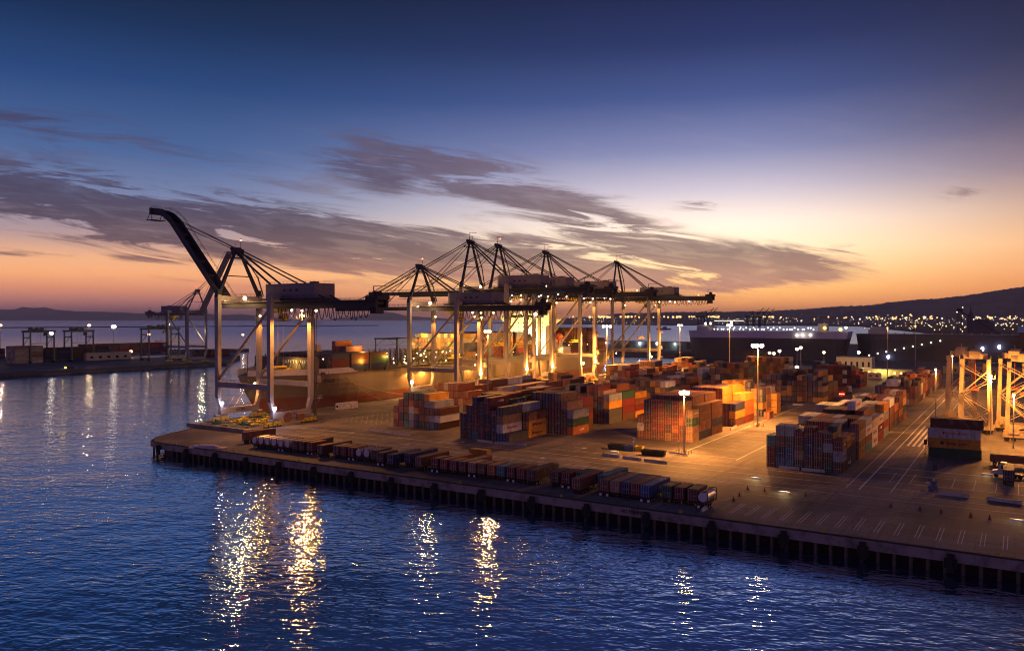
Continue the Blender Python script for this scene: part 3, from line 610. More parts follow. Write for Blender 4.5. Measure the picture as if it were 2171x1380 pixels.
# --- the stack of long boxes beside the gantries (long side towards the water)
for k, (c, lg, nm, dx, L) in enumerate((('green', None, 'bottom container of four-high sideways stack by the gantries', .4, 13.72), ('golden', 'hl', 'golden container second from bottom of sideways stack by the gantries', .0, 13.72), ('white', 'ym', 'white container second from top of sideways stack by the gantries', .0, 13.72), ('dark brown', None, 'long dark container topping the sideways stack by the gantries', 1.2, 13.72))):
    slot(270.5, 23.6 - dx * .6, k * 2.91, L, 2.9, c, lg, nm.replace('bottom container', 'dark green bottom container') if k == 0 else nm, 'containers in the sideways stack', door=False, rz=-math.pi / 2, prio=400)

# --- ship, far pier: always background mass
MASS = []
def massbay(X, Y0, tiers, z0, rz=0.0, L=12.19, cols=None, d=1, seed=0, feat=None):
    rr = random.Random(seed + int(X * 3 + Y0))
    for i, t in enumerate(tiers):
        for k in range(t):
            ex = i == 0 or i == len(tiers) - 1 or k == t - 1 or True
            c = (feat or {}).get((i, k)) or rr.choice(cols or CW)
            MASS.append((X, Y0 - 2.5 * i - 1.25, z0 + 2.72 * k, L, 2.69, PAL[c], rz))
# deck cargo of the ship (z = hatch-cover height)
SHIPZ = 16.2
massbay(385, 320.6, [5, 5, 6, 6, 6, 6, 6, 6, 6, 6, 6, 6, 6, 6, 6, 6, 6], SHIPZ, cols=['golden', 'rust brown', 'orange', 'golden', 'beige', 'navy', 'green', 'rust brown', 'red', 'dark brown'],
        feat={(2, 5): 'navy', (3, 5): 'navy', (4, 5): 'golden', (5, 5): 'beige', (6, 5): 'navy', (7, 5): 'golden', (8, 5): 'navy', (9, 5): 'beige', (10, 5): 'dark brown', (11, 5): 'beige', (12, 5): 'navy', (13, 5): 'golden', (14, 5): 'golden', (15, 5): 'golden', (16, 5): 'golden'})
massbay(398, 320.6, [6] * 15 + [5, 4], SHIPZ, feat={(16, 3): 'rust brown'}); massbay(414, 320.6, [6] * 17, SHIPZ, cols=DARKC); massbay(427, 320.6, [5] * 10 + [6] * 7, SHIPZ); massbay(443, 320.6, [6] * 17, SHIPZ, cols=DARKC); massbay(456, 320.6, [6] * 14 + [5, 5, 5], SHIPZ)
massbay(302, 303, [2, 1], 24.3, cols=['orange']); massbay(302, 298, [1, 1, 0, 0], 24.3, cols=['orange', 'red'])
massbay(276, 319.4, [3] * 17, SHIPZ, cols=DARKC); massbay(289.5, 319.4, [3] * 17, SHIPZ, cols=DARKC); massbay(303, 319.4, [3] * 17, SHIPZ, cols=DARKC + ['orange', 'green'])
for j, X in enumerate((518, 531, 547)): massbay(X, 320.6, [7] * 17, SHIPZ - .5, cols=['dark brown', 'maroon', 'dark grey', 'dark brown', 'maroon', 'tan'], seed=j)
massbay(563, 320.6, [4] * 17, SHIPZ - .5, cols=['rust brown', 'tan', 'dark brown']); massbay(575, 316, [3] * 13, SHIPZ - .5, cols=['rust brown', 'tan', 'golden'])
# far pier on the left
FPZ = -.6
for X, Y, n, t in ((384, 812, 7, 6), (397, 812, 7, 6)): massbay(X, Y, [t] * n, FPZ, cols=['beige', 'tan', 'beige'])
for X in range(413, 470, 13):
    massbay(X, 822, [4, 5, 4, 5, 5, 4, 5, 5, 5, 4], FPZ, cols=['dark brown', 'navy', 'dark grey', 'navy'])
for X in range(500, 600, 13):
    massbay(X, 900, [4, 5, 4, 4, 5, 4, 4, 5], FPZ, cols=DARKC)
for X in range(260, 420, 13): massbay(X, 930, [4] * 9, FPZ, cols=DARKC)
for X in range(556, 590, 14): massbay(X, 770, [2, 3, 3, 2, 3], FPZ, cols=DARKC)

# --- the row of containers on chassis along the near edge of the wharf
CHAS = []
rowc = []
def chrow():
    # (Y centre, X front, length, colour, kind)
    L4, L2, L3 = 12.19, 6.06, 9.0
    spec = [(216.5, 176.5, L4, 'rust brown'), (205.5, 172, L2, 't'), (202.3, 172, L2, 't'), (199.1, 172, L2, 't'), (195.9, 172, L2, 't'), (192.7, 172, L2, 't'), (189.5, 172, L2, 't'), (186.3, 172.2, L4, 'maroon'),
            (183.1, 172.2, L4, 'dark brown'), (179.6, 172.4, L2, 'red'), (172.6, 170.3, L4, 'dark brown'), (167.6, 172, L2, 'maroon'), (164.4, 172, L2, 'maroon'), (161.2, 172, L2, 'maroon'), (158.0, 172, L2, 't'), (154.8, 172, L2, 't'), (151.6, 172, L2, 'dark brown'),
            (147.3, 170.0, L2, 'dark brown'), (142.5, 169, L4, 'navy'), (139.1, 172.5, L4, 'navy'), (132.8, 170, L4, 'rust brown'), (127.4, 170.6, L2, 'maroon'), (124.2, 170.6, L4, 'red'), (120.9, 170.6, L2, 'maroon'),
            (117.7, 170.6, L4, 'rust brown'), (114.5, 170.6, L2, 'tan'), (111.3, 170.6, L2, 'rust brown'), (108.1, 170.6, L2, 'orange'), (105.0, 170.6, L2, 'teal'), (101.8, 170.6, L2, 'maroon'), (98.6, 170.6, L2, 'red'), (95.2, 170.0, L4, 'dark brown'),
            (88.9, 171.5, L2, 'dark brown'), (85.6, 171.5, L2, 'maroon'), (82.6, 173.5, L2, 'green'), (80.0, 167.0, L4, 'rust brown'), (76.2, 173.5, L4, 'teal'), (73.3, 168.8, L4, 'rust brown'), (70.4, 168.8, L4, 'tan'),
            (67.5, 168.8, L4, 'navy'), (64.9, 168.8, L4, 'red'), (62.1, 168.0, L4, 'blue'), (57.6, 170.2, L2, 'green'), (54.5, 170.2, L2, 'maroon'), (51.2, 170.2, L2, 'rust brown'), (48.3, 168.8, L2, 'tank')]
    used = {}
    for i, (Y, X, L, c) in enumerate(spec):
        CHAS.append((X - .6, 216.5 - (216.5 - Y) * .942, L, c))
chrow()
def place_all():
    ALL.sort(key=lambda s: s['d'])
    nrow = sum(1 for c in CHAS if c[3] not in ('t', 'tank'))
    keep = ALL[:300 - nrow - 4]; rest = ALL[300 - nrow - 4:]
    seen = {}
    for s in keep:
        o = link('container', BODY[(s['L'], s['h'] if (s['L'], s['h']) in BODY else 2.9 if s['h'] > 2.7 else 2.59)], None, (s['x'], s['y'], s['z']), s['rz'])
        hk = 2.9 if s['h'] > 2.7 else 2.59
        if s['h'] not in (2.59, 2.9): o.scale[2] = s['h'] / hk; 
        o.data = BODY[(s['L'], hk)]
        c = PAL[s['col']]; v = R.uniform(.8, 1.2); o.color = (c[0] * v, c[1] * v, c[2] * v, 1)
        tag(o, s['label'], 'container', s['group'])
        if s['door']:
            d = link('door', DOOR[hk], o); d.color = o.color
        if s['logo']:
            t, m, sz = LOGO[s['logo']]; small = s['L'] < 7; sz *= .62 if small else 1
            side = -1.25 if not s['rz'] else -1.25
            l = link('lettering', text_mesh(t, sz, m, 1.1), o, (s['L'] * .55, side, hk * .52)); l.rotation_euler = (math.pi / 2, 0, 0)
            off = {'ym': 3.3, 'kl': 0, 'hl': 3.6, 'ua': 0, 'hs': 0}[s['logo']]
            if off: link('emblem', emblem(s['logo']), o, (s['L'] * .55 - off * (.62 if small else 1), side, hk * .52)).scale = (.7, 1, .7) if small else (1, 1, 1)
            if s['logo'] == 'ua': link('emblem', emblem('ua'), o, (s['L'] * .55 + 3.3 * (.62 if small else 1), side, hk * .52))
    # everything beyond the three hundred: one mass
    mb = MB(); doors = MB()
    for s in rest: MASS.append((s['x'], s['y'], s['z'], s['L'], s['h'] - .03, PAL[s['col']], s['rz']))
    rr = random.Random(5)
    for (x, y, z, L, h, c, rz) in MASS:
        v = rr.uniform(.75, 1.25); mb.col = (c[0] * v, c[1] * v, c[2] * v, 1)
        mb.bx(x + .05, x + L - .05, y - 1.17, y + 1.17, z + .06, z + h - .04)
        for a in (x, x + L - .15):
            for b in (y - 1.22, y + 1.08): mb.bx(a, a + .15, b, b + .14, z, z + h)
        for b in (y - 1.22, y + 1.12): mb.bx(x + .15, x + L - .15, b, b + .1, z + .01, z + .16); mb.bx(x + .15, x + L - .15, b, b + .1, z + h - .12, z + h - .01)
        if x < 470:
            mb.col = (.5, .48, .45, 1)
            for b in (-.8, -.3, .3, .8): mb.bx(x - .02, x + .04, y + b - .035, y + b + .035, z + .12, z + h - .1)
    tag(link('container_stacks', mb.mesh('container_stacks', STUFFMAT, True)), 'the remaining distant containers packed in stacks in the yard, on the ship and on the far pier', 'containers', kind='stuff')
place_all()

# --- chassis trailers and their loads
def chassis_mesh(L):
    m = MB()
    for y in (-.45, .45): m.bx(.1, L - .1, y - .08, y + .08, .95, 1.2)
    for x in (.2, L * .3, L * .6, L - .35): m.bx(x, x + .2, -1.15, 1.15, .97, 1.17)
    m.bx(-.02, .1, -1.2, 1.2, .62, .78)
    for y in (-.6, .6): m.bx(L - 2.0, L - 1.85, y - .08, y + .08, .05, .95); m.bx(L - 2.15, L - 1.7, y - .2, y + .2, .02, .06)
    return m.mesh('frame', mat('chassis_steel', (.09, .06, .05), .6, dirt=.5))
def axle_mesh():
    m = MB()
    m.tube((0, -1.0, .5), (0, 1.0, .5), .09, 6)
    for y in (-1.15, -.82, .6, .93): m.tube((0, y, .5), (0, y + .24, .5), .5, 12)
    m.cur = 1
    for y in (-1.16, 1.16): m.tube((0, y, .5), (0, y + .03, .5), .24, 8)
    return m.mesh('axle', [RUB_, RODM])
RUB_ = mat('black_rubber', (.015, .015, .016)); AX = axle_mesh(); CHM = {}
FLAP = MB(); FLAP.bx(-.02, .02, -.28, .28, -.3, .3); FLAP = FLAP.mesh('mud_flap', mat('white_lettering', (.8, .8, .78)))
def tank_meshes():
    f = MB(); L = 6.06
    for x in (0, L - .14):
        for y in (-1.22, 1.08): f.bx(x, x + .14, y, y + .14, 0, 2.59)
        for z in (0, 2.45): f.bx(x + .01, x + .13, -1.08, 1.08, z, z + .14)
        f.beam((x + .07, -1.1, .1), (x + .07, -.4, .9), .08); f.beam((x + .07, 1.1, .1), (x + .07, .4, .9), .08)
    for y in (-1.22, 1.08): f.bx(.14, L - .14, y + .01, y + .13, .02, .14)
    f.bx(.4, L - .4, -.3, .3, 2.46, 2.52)
    t = MB(); n = 20
    prof = [(.18, .0), (.2, .75), (.32, 1.05), (.5, 1.13), (L - .5, 1.13), (L - .32, 1.05), (L - .2, .75), (L - .18, 0)]
    vs = []
    for x, r in prof:
        for i in range(n): a = 2 * math.pi * i / n; vs.append((x, r * math.cos(a), 1.32 + r * math.sin(a)))
    t.add(vs, [(j * n + i, j * n + (i + 1) % n, (j + 1) * n + (i + 1) % n, (j + 1) * n + i) for j in range(len(prof) - 1) for i in range(n)])
    b = MB(); n = 20
    b.tube((-.06, 0, 1.32), (-.02, 0, 1.32), .98, 24)
    return f.mesh('frame', mat('tank_frame_steel', (.10, .03, .03), .6)), t.mesh('tank', mat('tank_shell', (.55, .53, .52), .35, .3)), b.mesh('end_plate', mat('tank_end_white', (.62, .60, .6), .5, dirt=.4))
TF, TT, TB = tank_meshes()
def place_row():
    tk = 0; nk = {}
    for i, (X, Y, L, c) in enumerate(CHAS):
        if L not in CHM: CHM[L] = chassis_mesh(L)
        pos = f"{ORD[i]} in the wharf-edge row" if i < 13 else f"{['', 'ten', 'twenty', 'thirty', 'forty'][i // 10]} places along".strip()
        # place in the row told by the neighbours' looks
        j = [i - 1, i, i + 1]
        word = lambda q: {'t': 'tank container', 'tank': 'tanker'}.get(CHAS[q][3], CHAS[q][3] + ' one') if 0 <= q < len(CHAS) else 'row end'
        num = ['first', 'second', 'third', 'fourth', 'fifth', 'sixth', 'seventh', 'eighth', 'ninth', 'tenth', 'eleventh', 'twelfth', 'thirteenth', 'fourteenth', 'fifteenth', 'sixteenth', 'seventeenth', 'eighteenth', 'nineteenth', 'twentieth', 'twenty-first', 'twenty-second', 'twenty-third']
        n = len(CHAS); pos = f"{num[i]} from the sea end" if i < n // 2 else f"{num[n - 1 - i]} from the parking-bay end"
        ch = empty('chassis_trailer', (X, Y, 0), f"dark container chassis on the wharf edge, {pos}", 'trailer', 'trailers parked along the wharf edge')
        link('frame', CHM[L], ch)
        for a in (1.2, 2.5): link('axle', AX, ch, (a, 0, 0))
        if i % 4 == 1:
            for y in (-.85, .85): link('mud_flap', FLAP, ch, (.0, y, .42))
        if c in ('t', 'tank'):
            pale = c == 'tank'
            o = empty('tank_container', (X, Y, 1.21), (f"pale steel tank container at the parking-bay end of the wharf-edge row" if pale else f"round-ended tank container in the wharf-edge row, {pos}"), 'tank container', 'tank containers on chassis')
            link('frame', TF, o); link('tank', TT, o)
            if True: link('end_plate', TB, o)
        else:
            o = link('container', BODY[(L if L in (12.19, 6.06) else 12.19, 2.59)], None, (X, Y, 1.21)); v = R.uniform(.85, 1.15); p = PAL[c]; o.color = (p[0] * v, p[1] * v, p[2] * v, 1)
            tag(o, f"{c} container on wharf-edge chassis, {pos}", 'container', 'containers parked on chassis')
            d = link('door', DOOR[2.59], o); d.color = o.color
            if c == 'blue': l = link('lettering', text_mesh('COSCO', .9, WHT, 1.1), o, (7, -1.25, 1.3)); l.rotation_euler = (math.pi / 2, 0, 0)
    # golden box trailer standing apart, reefer box on the quay
    ch = empty('chassis_trailer', (188, 133.2, 0), 'chassis under the lone golden box standing apart from the rows', 'trailer', None, rz=-math.pi / 2)
    link('frame', CHM[6.06], ch)
    for a in (1.2, 2.5): link('axle', AX, ch, (a, 0, 0))
    o = link('container', BODY[(6.06, 2.9)], None, (188, 133.2, 1.21), -math.pi / 2); o.color = (*PAL['golden'], 1); tag(o, 'lone golden container on a chassis standing apart on open asphalt', 'container', 'containers standing alone')
    o = link('container', BODY[(12.19, 2.9)], None, (264, 261.5, 0.02)); o.color = (*PAL['white'], 1); tag(o, 'white refrigerated container alone on the quay under the ship bow', 'container', 'containers standing alone')
    fm = MB(); fm.bx(-.06, .02, -.9, .9, .3, 2.7); fm.cur = 1; fm.tube((-.1, 0, 1.5), (-.05, 0, 1.5), .62, 16)
    link('cooling_unit', fm.mesh('cooling_unit', [mat('reefer_white', (.6, .58, .54), .6), mat('black_rubber', (.02, .02, .02))]), o)
place_row()
# ---------------------------------------------------------------- ship-to-shore gantry cranes
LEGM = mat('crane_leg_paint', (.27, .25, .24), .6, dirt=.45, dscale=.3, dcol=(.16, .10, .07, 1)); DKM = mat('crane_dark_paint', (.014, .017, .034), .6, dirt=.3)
HOUSE = mat('machinery_house_sheet', (.17, .15, .16), .6, dirt=.3); YELM = mat('yellow_machine_paint', (.62, .46, .04), .5, dirt=.4); STEEL = mat('walkway_steel', (.09, .08, .08), .6, .3)
RUSTM = mat('rusty_steel', (.22, .09, .05), .8, dirt=.6)
def lampset(name, r, m):
    b = MB(); b.ball((0, 0, 0), r, 10, 6); b.cur = 1; b.box(0, 0, r + .12, r * 1.8, r * 1.8, .22); return b.mesh(name, [m, STEEL])
E_SOD = emit('sodium_glow', (1, .55, .22), 26); E_WARM = emit('warm_white_glow', (1, .66, .36), 22); E_COOL = emit('cool_white_glow', (.70, .66, 1.0), 60); E_RED = emit('red_beacon_glow', (1, .05, .03), 30); E_YEL = emit('yellow_glow', (1, .74, .18), 30)
FL = {'sod': lampset('floodlight', .75, E_SOD), 'warm': lampset('floodlight', 1.0, E_WARM), 'cool': lampset('floodlight', .6, E_COOL), 'red': lampset('warning_light', .35, E_RED), 'yel': lampset('floodlight', .5, E_YEL), 'ssod': lampset('floodlight', .42, E_SOD), 'scool': lampset('floodlight', .30, E_COOL), 'swarm': lampset('floodlight', .24, E_WARM)}
LC = {'sod': SODIUM, 'warm': WARM, 'cool': (.75, .72, 1), 'yel': YEL, 'ssod': SODIUM, 'scool': (.7, .8, 1)}
def fl(parent, loc, k, power=0, off=(0, 0, -1.6)):
    link('warning_light' if k == 'red' else 'floodlight', FL[k], parent, loc)
    if power: (plight if k == 'cool' else spot)(parent, (loc[0] + off[0], loc[1] + off[1], loc[2] + off[2]), power, LC[k], **({} if k == 'cool' else {'cone': 160}))
def rail(m, p, q, z, n=None, h=1.1):
    p = Vector(p); q = Vector(q); L = (q - p).length; n = n or max(2, int(L / 2.2))
    for k in (h, h * .55): m.beam((*p, z + k), (*q, z + k), .07)
    for i in range(n + 1):
        c = p + (q - p) * i / n; m.beam((*c, z), (*c, z + h), .06)
def crane(X, label, big=False, raised=False, rz=0.0, Yc=254.75, number=None, zoff=0.0, trolley=-4.0, glow=1.0, lights=True, dark=True):
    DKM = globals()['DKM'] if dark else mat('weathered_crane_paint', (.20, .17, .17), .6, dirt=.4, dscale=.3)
    """origin at ground mid-gauge; +y points to the water."""
    t = empty('gantry_crane', (X, Yc, zoff), label, 'crane', 'ship-to-shore gantry cranes' , rz)
    G = 15.25; S = 10.2
    top, gz0, gz1, ap, pz = (60.5, 55.2, 58.2, 86.3, 17.2) if big else (50.8, 45.4, 48.0, 69.3, 15.2)
    # bogies and equaliser beams
    for y in (-G, G):
        for sx in (-1, 1):
            m = MB()
            m.box(sx * 9.2, y, 2.75, 5.2, .9, .7); m.cur = 1
            for k in (-1, 1): m.box(sx * 9.2 + k * 2.0, y, 1.75, 3.4, .8, .6)
            for k in range(4): m.box(sx * 9.2 - 3.3 + k * 2.2, y, 1.0, 1.6, .6, .7)
            m.cur = 0
            b = link('bogie', m.mesh('bogie', [LEGM, YELM]), t)
            w = MB()
            for k in range(8): w.tube((sx * 9.2 - 3.85 + k * 1.1, y - .42, .42), (sx * 9.2 - 3.85 + k * 1.1, y + .42, .42), .36, 10)
            link('wheels', w.mesh('wheels', STEEL), b)
        m = MB(); m.bx(-9.6, 9.6, y - .75, y + .75, 3.15, 5.5); 
        m.cur = 1; rail(m, (-9, y + .6), (9, y + .6), 5.5); rail(m, (-9, y - .6), (9, y - .6), 5.5)
        sb = link('sill_beam', m.mesh('sill_beam', [LEGM, STEEL]), t)
        l = link('lettering', text_mesh('MAX 100 T', .9, BLK), sb, (0, y - .78, 4.4)); l.rotation_euler = (math.pi / 2, 0, 0)
        for sx in (-1, 1):
            m = MB()
            m.beam((sx * 8.6, y, 5.45), (sx * S, y, pz - 5.2), 1.35, 1.35, 1.7, 1.65)
            m.beam((sx * S, y, pz - 5.2), (sx * S, y, top), 1.7, 1.65, 1.7 if not big else 1.6, 2.2, up=(0, 1, 0))
            link('leg', m.mesh('leg', LEGM), t)
        m = MB(); m.bx(-S + .9, S - .9, y - .7, y + .7, top - 2.4, top - .4)
        m.cur = 1; rail(m, (-S, y), (S, y), top - .4)
        link('tie_beam', m.mesh('tie_beam', [LEGM, STEEL]), t)
    for sx in (-1, 1):
        m = MB(); m.bx(sx * S - .6, sx * S + .6, -G + .9, G - .9, pz - 1.1, pz + 1.0); m.cur = 1; rail(m, (sx * S + .5 * sx, -G + 1), (sx * S + .5 * sx, G - 1), pz + 1.0)
        pb = link('portal_beam', m.mesh('portal_beam', [LEGM, STEEL]), t)
        if sx < 0:
            l = link('lettering', text_mesh('LINERS' if not big else 'B.O.T.', 1.3, BLK, 1.3), pb, (-S - .63, 0, pz)); l.rotation_euler = (math.pi / 2, 0, -math.pi / 2)
        m = MB(); m.tube((sx * S, G - .4, pz + 1.8), (sx * S, -G + .6, gz0 - .5), .58, 10); link('diagonal_brace', m.mesh('diagonal_brace', LEGM), t)
    # main girder
    yb, yh = -62, 21.5
    DK = DKM
    m = MB()
    for sx in (-1, 1): m.bx(sx * 2.9 - .55, sx * 2.9 + .55, yb, yh, gz0, gz1)
    for y in range(int(yb) + 1, int(yh), 9): m.bx(-2.35, 2.35, y, y + .5, gz0 + .9, gz1 - .6)
    m.cur = 1
    for sx in (-1, 1):
        m.bx(sx * 4.2 - .6, sx * 4.2 + .6, yb, yh, gz1 - .35, gz1 - .25); rail(m, (sx * 4.75, yb), (sx * 4.75, yh), gz1 - .25)
    rail(m, (-4.75, yb), (4.75, yb), gz1 - .25, 4)
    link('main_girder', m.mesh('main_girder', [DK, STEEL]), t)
    m = MB(); m.bx(-3.4, 3.4, yb - .6, yb + 5, gz1 + .002, gz1 + 1.4); m.tube((-1.5, yb + 2, gz1 + 2.2), (1.5, yb + 2, gz1 + 2.2), .9, 10); m.beam((0, yb + 4, gz1 + 1.4), (0, yb + 4, gz1 + 5), .25); m.beam((0, yb + 4, gz1 + 5), (0, yb - 2, gz1 + 4.8), .2)
    m.bx(-2, 2, yb + 1, yb + 4, gz0 - 2.4, gz0 - .01)
    link('rear_platform', m.mesh('rear_platform', DK), t)
    # apex frame
    ay = G + .8
    for sx in (-1, 1):
        m = MB(); m.beam((sx * S, G, top - .4), (sx * 1.3, ay, ap - 1.0), 1.25, 1.25, .9, .9); m.beam((sx * S, G, top - 1), (sx * S, G, top + 2.2), 2.0, 2.0, 1.1, 1.1, up=(0, 1, 0)); link('apex_leg', m.mesh('apex_leg', DK), t)
        m = MB(); m.tube((sx * 1.5, ay - .5, ap - 1), (sx * 3.2, -G + 1.2, gz1 + (2.2 if not big else 2.4)), .42, 8); link('back_stay', m.mesh('back_stay', DK), t)
        m = MB(); m.tube((sx * 1.5, ay - .3, ap), (sx * 2.9, -38.5, gz1 + .1), .28, 7); link('rear_stay', m.mesh('rear_stay', DK), t)
    m = MB(); m.box(0, ay, ap - .6, 4.2, 2.6, 2.0); m.tube((-2.3, ay + 1, ap + .4), (2.3, ay + 1, ap + .4), .8, 10); m.bx(-3.5, 3.5, ay - 2.6, ay + 2.6, ap - 3.4, ap - 3.25)
    m.cur = 1; rail(m, (-3.5, ay - 2.6), (3.5, ay - 2.6), ap - 3.25, 5); rail(m, (-3.5, ay + 2.6), (3.5, ay + 2.6), ap - 3.25, 5); rail(m, (-3.5, ay - 2.6), (-3.5, ay + 2.6), ap - 3.25, 4); rail(m, (3.5, ay - 2.6), (3.5, ay + 2.6), ap - 3.25, 4)
    m.beam((1.6, ay, ap + .4), (1.6, ay, ap + 3.8), .16); m.beam((-1.2, ay, ap + .4), (-1.2, ay, ap + 2.6), .12)
    if big: m.beam((-1.6, ay, ap), (-1.6, ay, ap + 5), .18); m.beam((-1.6, ay, ap + 5), (1.6, ay - 3, ap + 5), .22)
    # cross tie and access stair up the mast
    m.beam((-S * .55, G + .35, top + (ap - top) * .42), (S * .55, G + .35, top + (ap - top) * .42), .4)
    a = Vector((S + 1.2, G - 1.2, top)); b = Vector((2.4, ay - 1.6, ap - 3.2)); mid = (a + b) / 2 + Vector((1.8, 0, 0))
    for p, q in ((a, mid), (mid, b)): m.beam(p, q, .7, .12); m.beam(p + Vector((0, 0, 1)), q + Vector((0, 0, 1)), .08)
    m.box(*mid, 2.6, 1.6, .12)
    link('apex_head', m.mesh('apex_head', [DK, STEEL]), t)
    link('warning_light', FL['red'], t, (1.6, ay, ap + 4.1))
    # boom
    def boompart(pts, nm='boom'):
        m = MB()
        for (y0, z0), (y1, z1) in zip(pts, pts[1:]):
            for sx in (-1, 1): m.beam((sx * 2.2, y0, z0), (sx * 2.2, y1, z1), .9, 2.0)
            L = math.hypot(y1 - y0, z1 - z0); n = max(1, int(L / 7))
            for i in range(n + 1):
                y = y0 + (y1 - y0) * i / n; z = z0 + (z1 - z0) * i / n; m.beam((-2.2, y, z), (2.2, y, z), .5, 1.2)
            if raised: 
                dy, dz = (y1 - y0) / L, (z1 - z0) / L; nx = Vector((0, -dz, dy))
                m.beam(Vector((0, y0, z0)) + nx * -1.0, Vector((0, y1, z1)) + nx * -.8, 3.6, .12)
            m.cur = 1; dy, dz = (y1 - y0) / L, (z1 - z0) / L; up = Vector((0, -dz, dy))
            for sx in (-1, 1):
                for k in (1.9, 2.4): m.beam(Vector((sx * 3.6, y0, z0)) + up * k, Vector((sx * 3.6, y1, z1)) + up * k, .09)
                for i in range(int(L / 3) + 1):
                    c = Vector((sx * 3.6, y0 + (y1 - y0) * i / int(L / 3), z0 + (z1 - z0) * i / int(L / 3))); m.beam(c + up * 1.1, c + up * 2.4, .08)
            m.cur = 0
        y, z = pts[-1]
        if raised: m.bx(-3.4, 3.4, y - .8, y + 3.6, z - 3.8, z - 3.6); m.bx(-3.2, 3.2, y + .2, y + 1.6, z - 1.3, z + 1.6); m.beam((3, y, z - 3.7), (3, y, z), .2); m.beam((-3, y, z - 3.7), (-3, y, z), .2); m.beam((3, y + 3.4, z - 3.7), (3, y + 1, z), .2); m.beam((-3, y + 3.4, z - 3.7), (-3, y + 1, z), .2)
        else: m.bx(-4, 4, y - 5, y + 1.5, z - 2.2, z - 2.05); m.box(0, y, z + .2, 5.6, 2.2, 2.6)
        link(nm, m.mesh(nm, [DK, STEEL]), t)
    zc = (gz0 + gz1) / 2
    if raised == 'a':
        boompart([(yh - .4, zc + .2), (45.5, 71.8), (57.0, 83.6), (61.8, 86.8), (66.0, 88.3), (69.6, 88.7)])
        stayp = [(55.5, 83.0), (55.5, 83.4), (50, 77.5)]
    elif raised == 'b':
        boompart([(yh - .6, zc), (63, 103)]); stayp = [(50, 87), (50, 87.5), (44, 78)]
    else:
        ye = 92 if big else 75
        boompart([(yh + .5, zc), (ye, zc)]); stayp = [(ye - 8, gz1), (yh + (ye - yh) * .42, gz1), (ye - 8, gz1)]
    for i, (y, z) in enumerate(stayp[:2]):
        for sx in (-1, 1):
            m = MB()
            if raised: m.tube((sx * (1.2 + i * .5), ay + 1, ap + .3), (sx * (2.2 + i * .3), y, z), .11, 5)
            else: m.tube((sx * 1.4, ay + .8, ap - i * .8), (sx * 2.6, y, z), .24 if i == 0 else .2, 6)
            link('fore_stay', m.mesh('fore_stay', DK), t)
    m = MB()
    for dz in (0, 1.1): m.tube((0, ay + 1.4, ap + .6 + dz * .3), (.6 * dz, stayp[0][0] - 3, stayp[0][1] - (0 if raised else .0) + .4), .07, 4)
    link('hoist_rope', m.mesh('hoist_rope', STEEL), t)
    # machinery house
    hz0 = gz1 + 1.0; hz1 = hz0 + (5.6 if not big else 6.2); y0, y1 = -33.5, -5.0; w = 5.2
    m = MB(); m.prism([(-w, y0), (w, y0), (w, y1 - 2), (w - 1.6, y1), (-w + 1.6, y1), (-w, y1 - 2)], hz0, hz1)
    m.cur = 1; m.bx(-w - 1, w + 1, y0 - 1, y1 + 1, hz0 - .7, hz0 - .01); rail(m, (-w - .9, y0 - .9), (-w - .9, y1 + .9), hz0, h=1.0); rail(m, (-w + .3, y0 + .2), (-w + .3, y1 - 2), hz1, h=.9); rail(m, (-w, y0 + .3), (w, y0 + .3), hz1, h=.9)
    for k in range(3): m.bx(-w - .06, -w - .01, -18 - k * 3.4, -16.6 - k * 3.4, hz0 + 2.6, hz0 + 3.5)
    m.bx(-1, 1, y0 + 4, y0 + 7, hz1 + .01, hz1 + .7)
    h = link('machinery_house', m.mesh('machinery_house', [HOUSE, DKM]), t)
    if number: l = link('lettering', text_mesh(number, 4.0, BLK), h, (-w - .05, -25, (hz0 + hz1) / 2)); l.rotation_euler = (math.pi / 2, 0, -math.pi / 2)
    # trolley, cab, head block ropes
    ty = trolley; m = MB(); m.bx(-3.2, 3.2, ty - 3.2, ty + 3.2, gz0 - 1.3, gz0 - .1); m.bx(-2.3, 2.3, ty - 2.5, ty + 2.5, gz0 - .05, gz0 + 2.2); m.tube((-2, ty, gz0 - 1.4), (2, ty, gz0 - 1.4), .5, 8)
    tr = link('trolley', m.mesh('trolley', YELM), t)
    m = MB(); m.bx(-3.6, -1.2, ty - 7, ty - 4.2, gz0 - 5, gz0 - 2.2); m.beam((-2.4, ty - 5, gz0 - 2.3), (-2.4, ty - 3, gz0 - 1.2), .5); m.cur = 1; m.bx(-3.63, -1.17, ty - 6.8, ty - 4.4, gz0 - 4.2, gz0 - 3.1); rail(m, (-4, ty - 8), (-4, ty - 3.6), gz0 - 5, 4, 1.0); m.bx(-4.1, -.8, ty - 8.1, ty - 3.6, gz0 - 5.2, gz0 - 5.02)
    link('operator_cab', m.mesh('operator_cab', [YELM, STEEL]), t)
    m = MB(); hb = 22 if not big else 27
    for sx in (-1, 1):
        for dy in (-1.2, 1.2): m.beam((sx * 1.4, ty + dy, hb + 1), (sx * 1.4, ty + dy, gz0 - 1.3), .06)
    m.bx(-3.6, 3.6, ty - 1.1, ty + 1.1, hb, hb + .7); m.bx(-6.05, 6.05, ty - .35, ty + .35, hb - 1.1, hb - .5); 
    for sx in (-1, 1): m.bx(sx * 6.05 - .12, sx * 6.05 + .12, ty - 1.2, ty + 1.2, hb - 1.2, hb - .45)
    link('spreader', m.mesh('spreader', YELM), t)
    # festoon loops under the rear girder
    m = MB(); y = -14.0; yend = yb + 4; k = 0
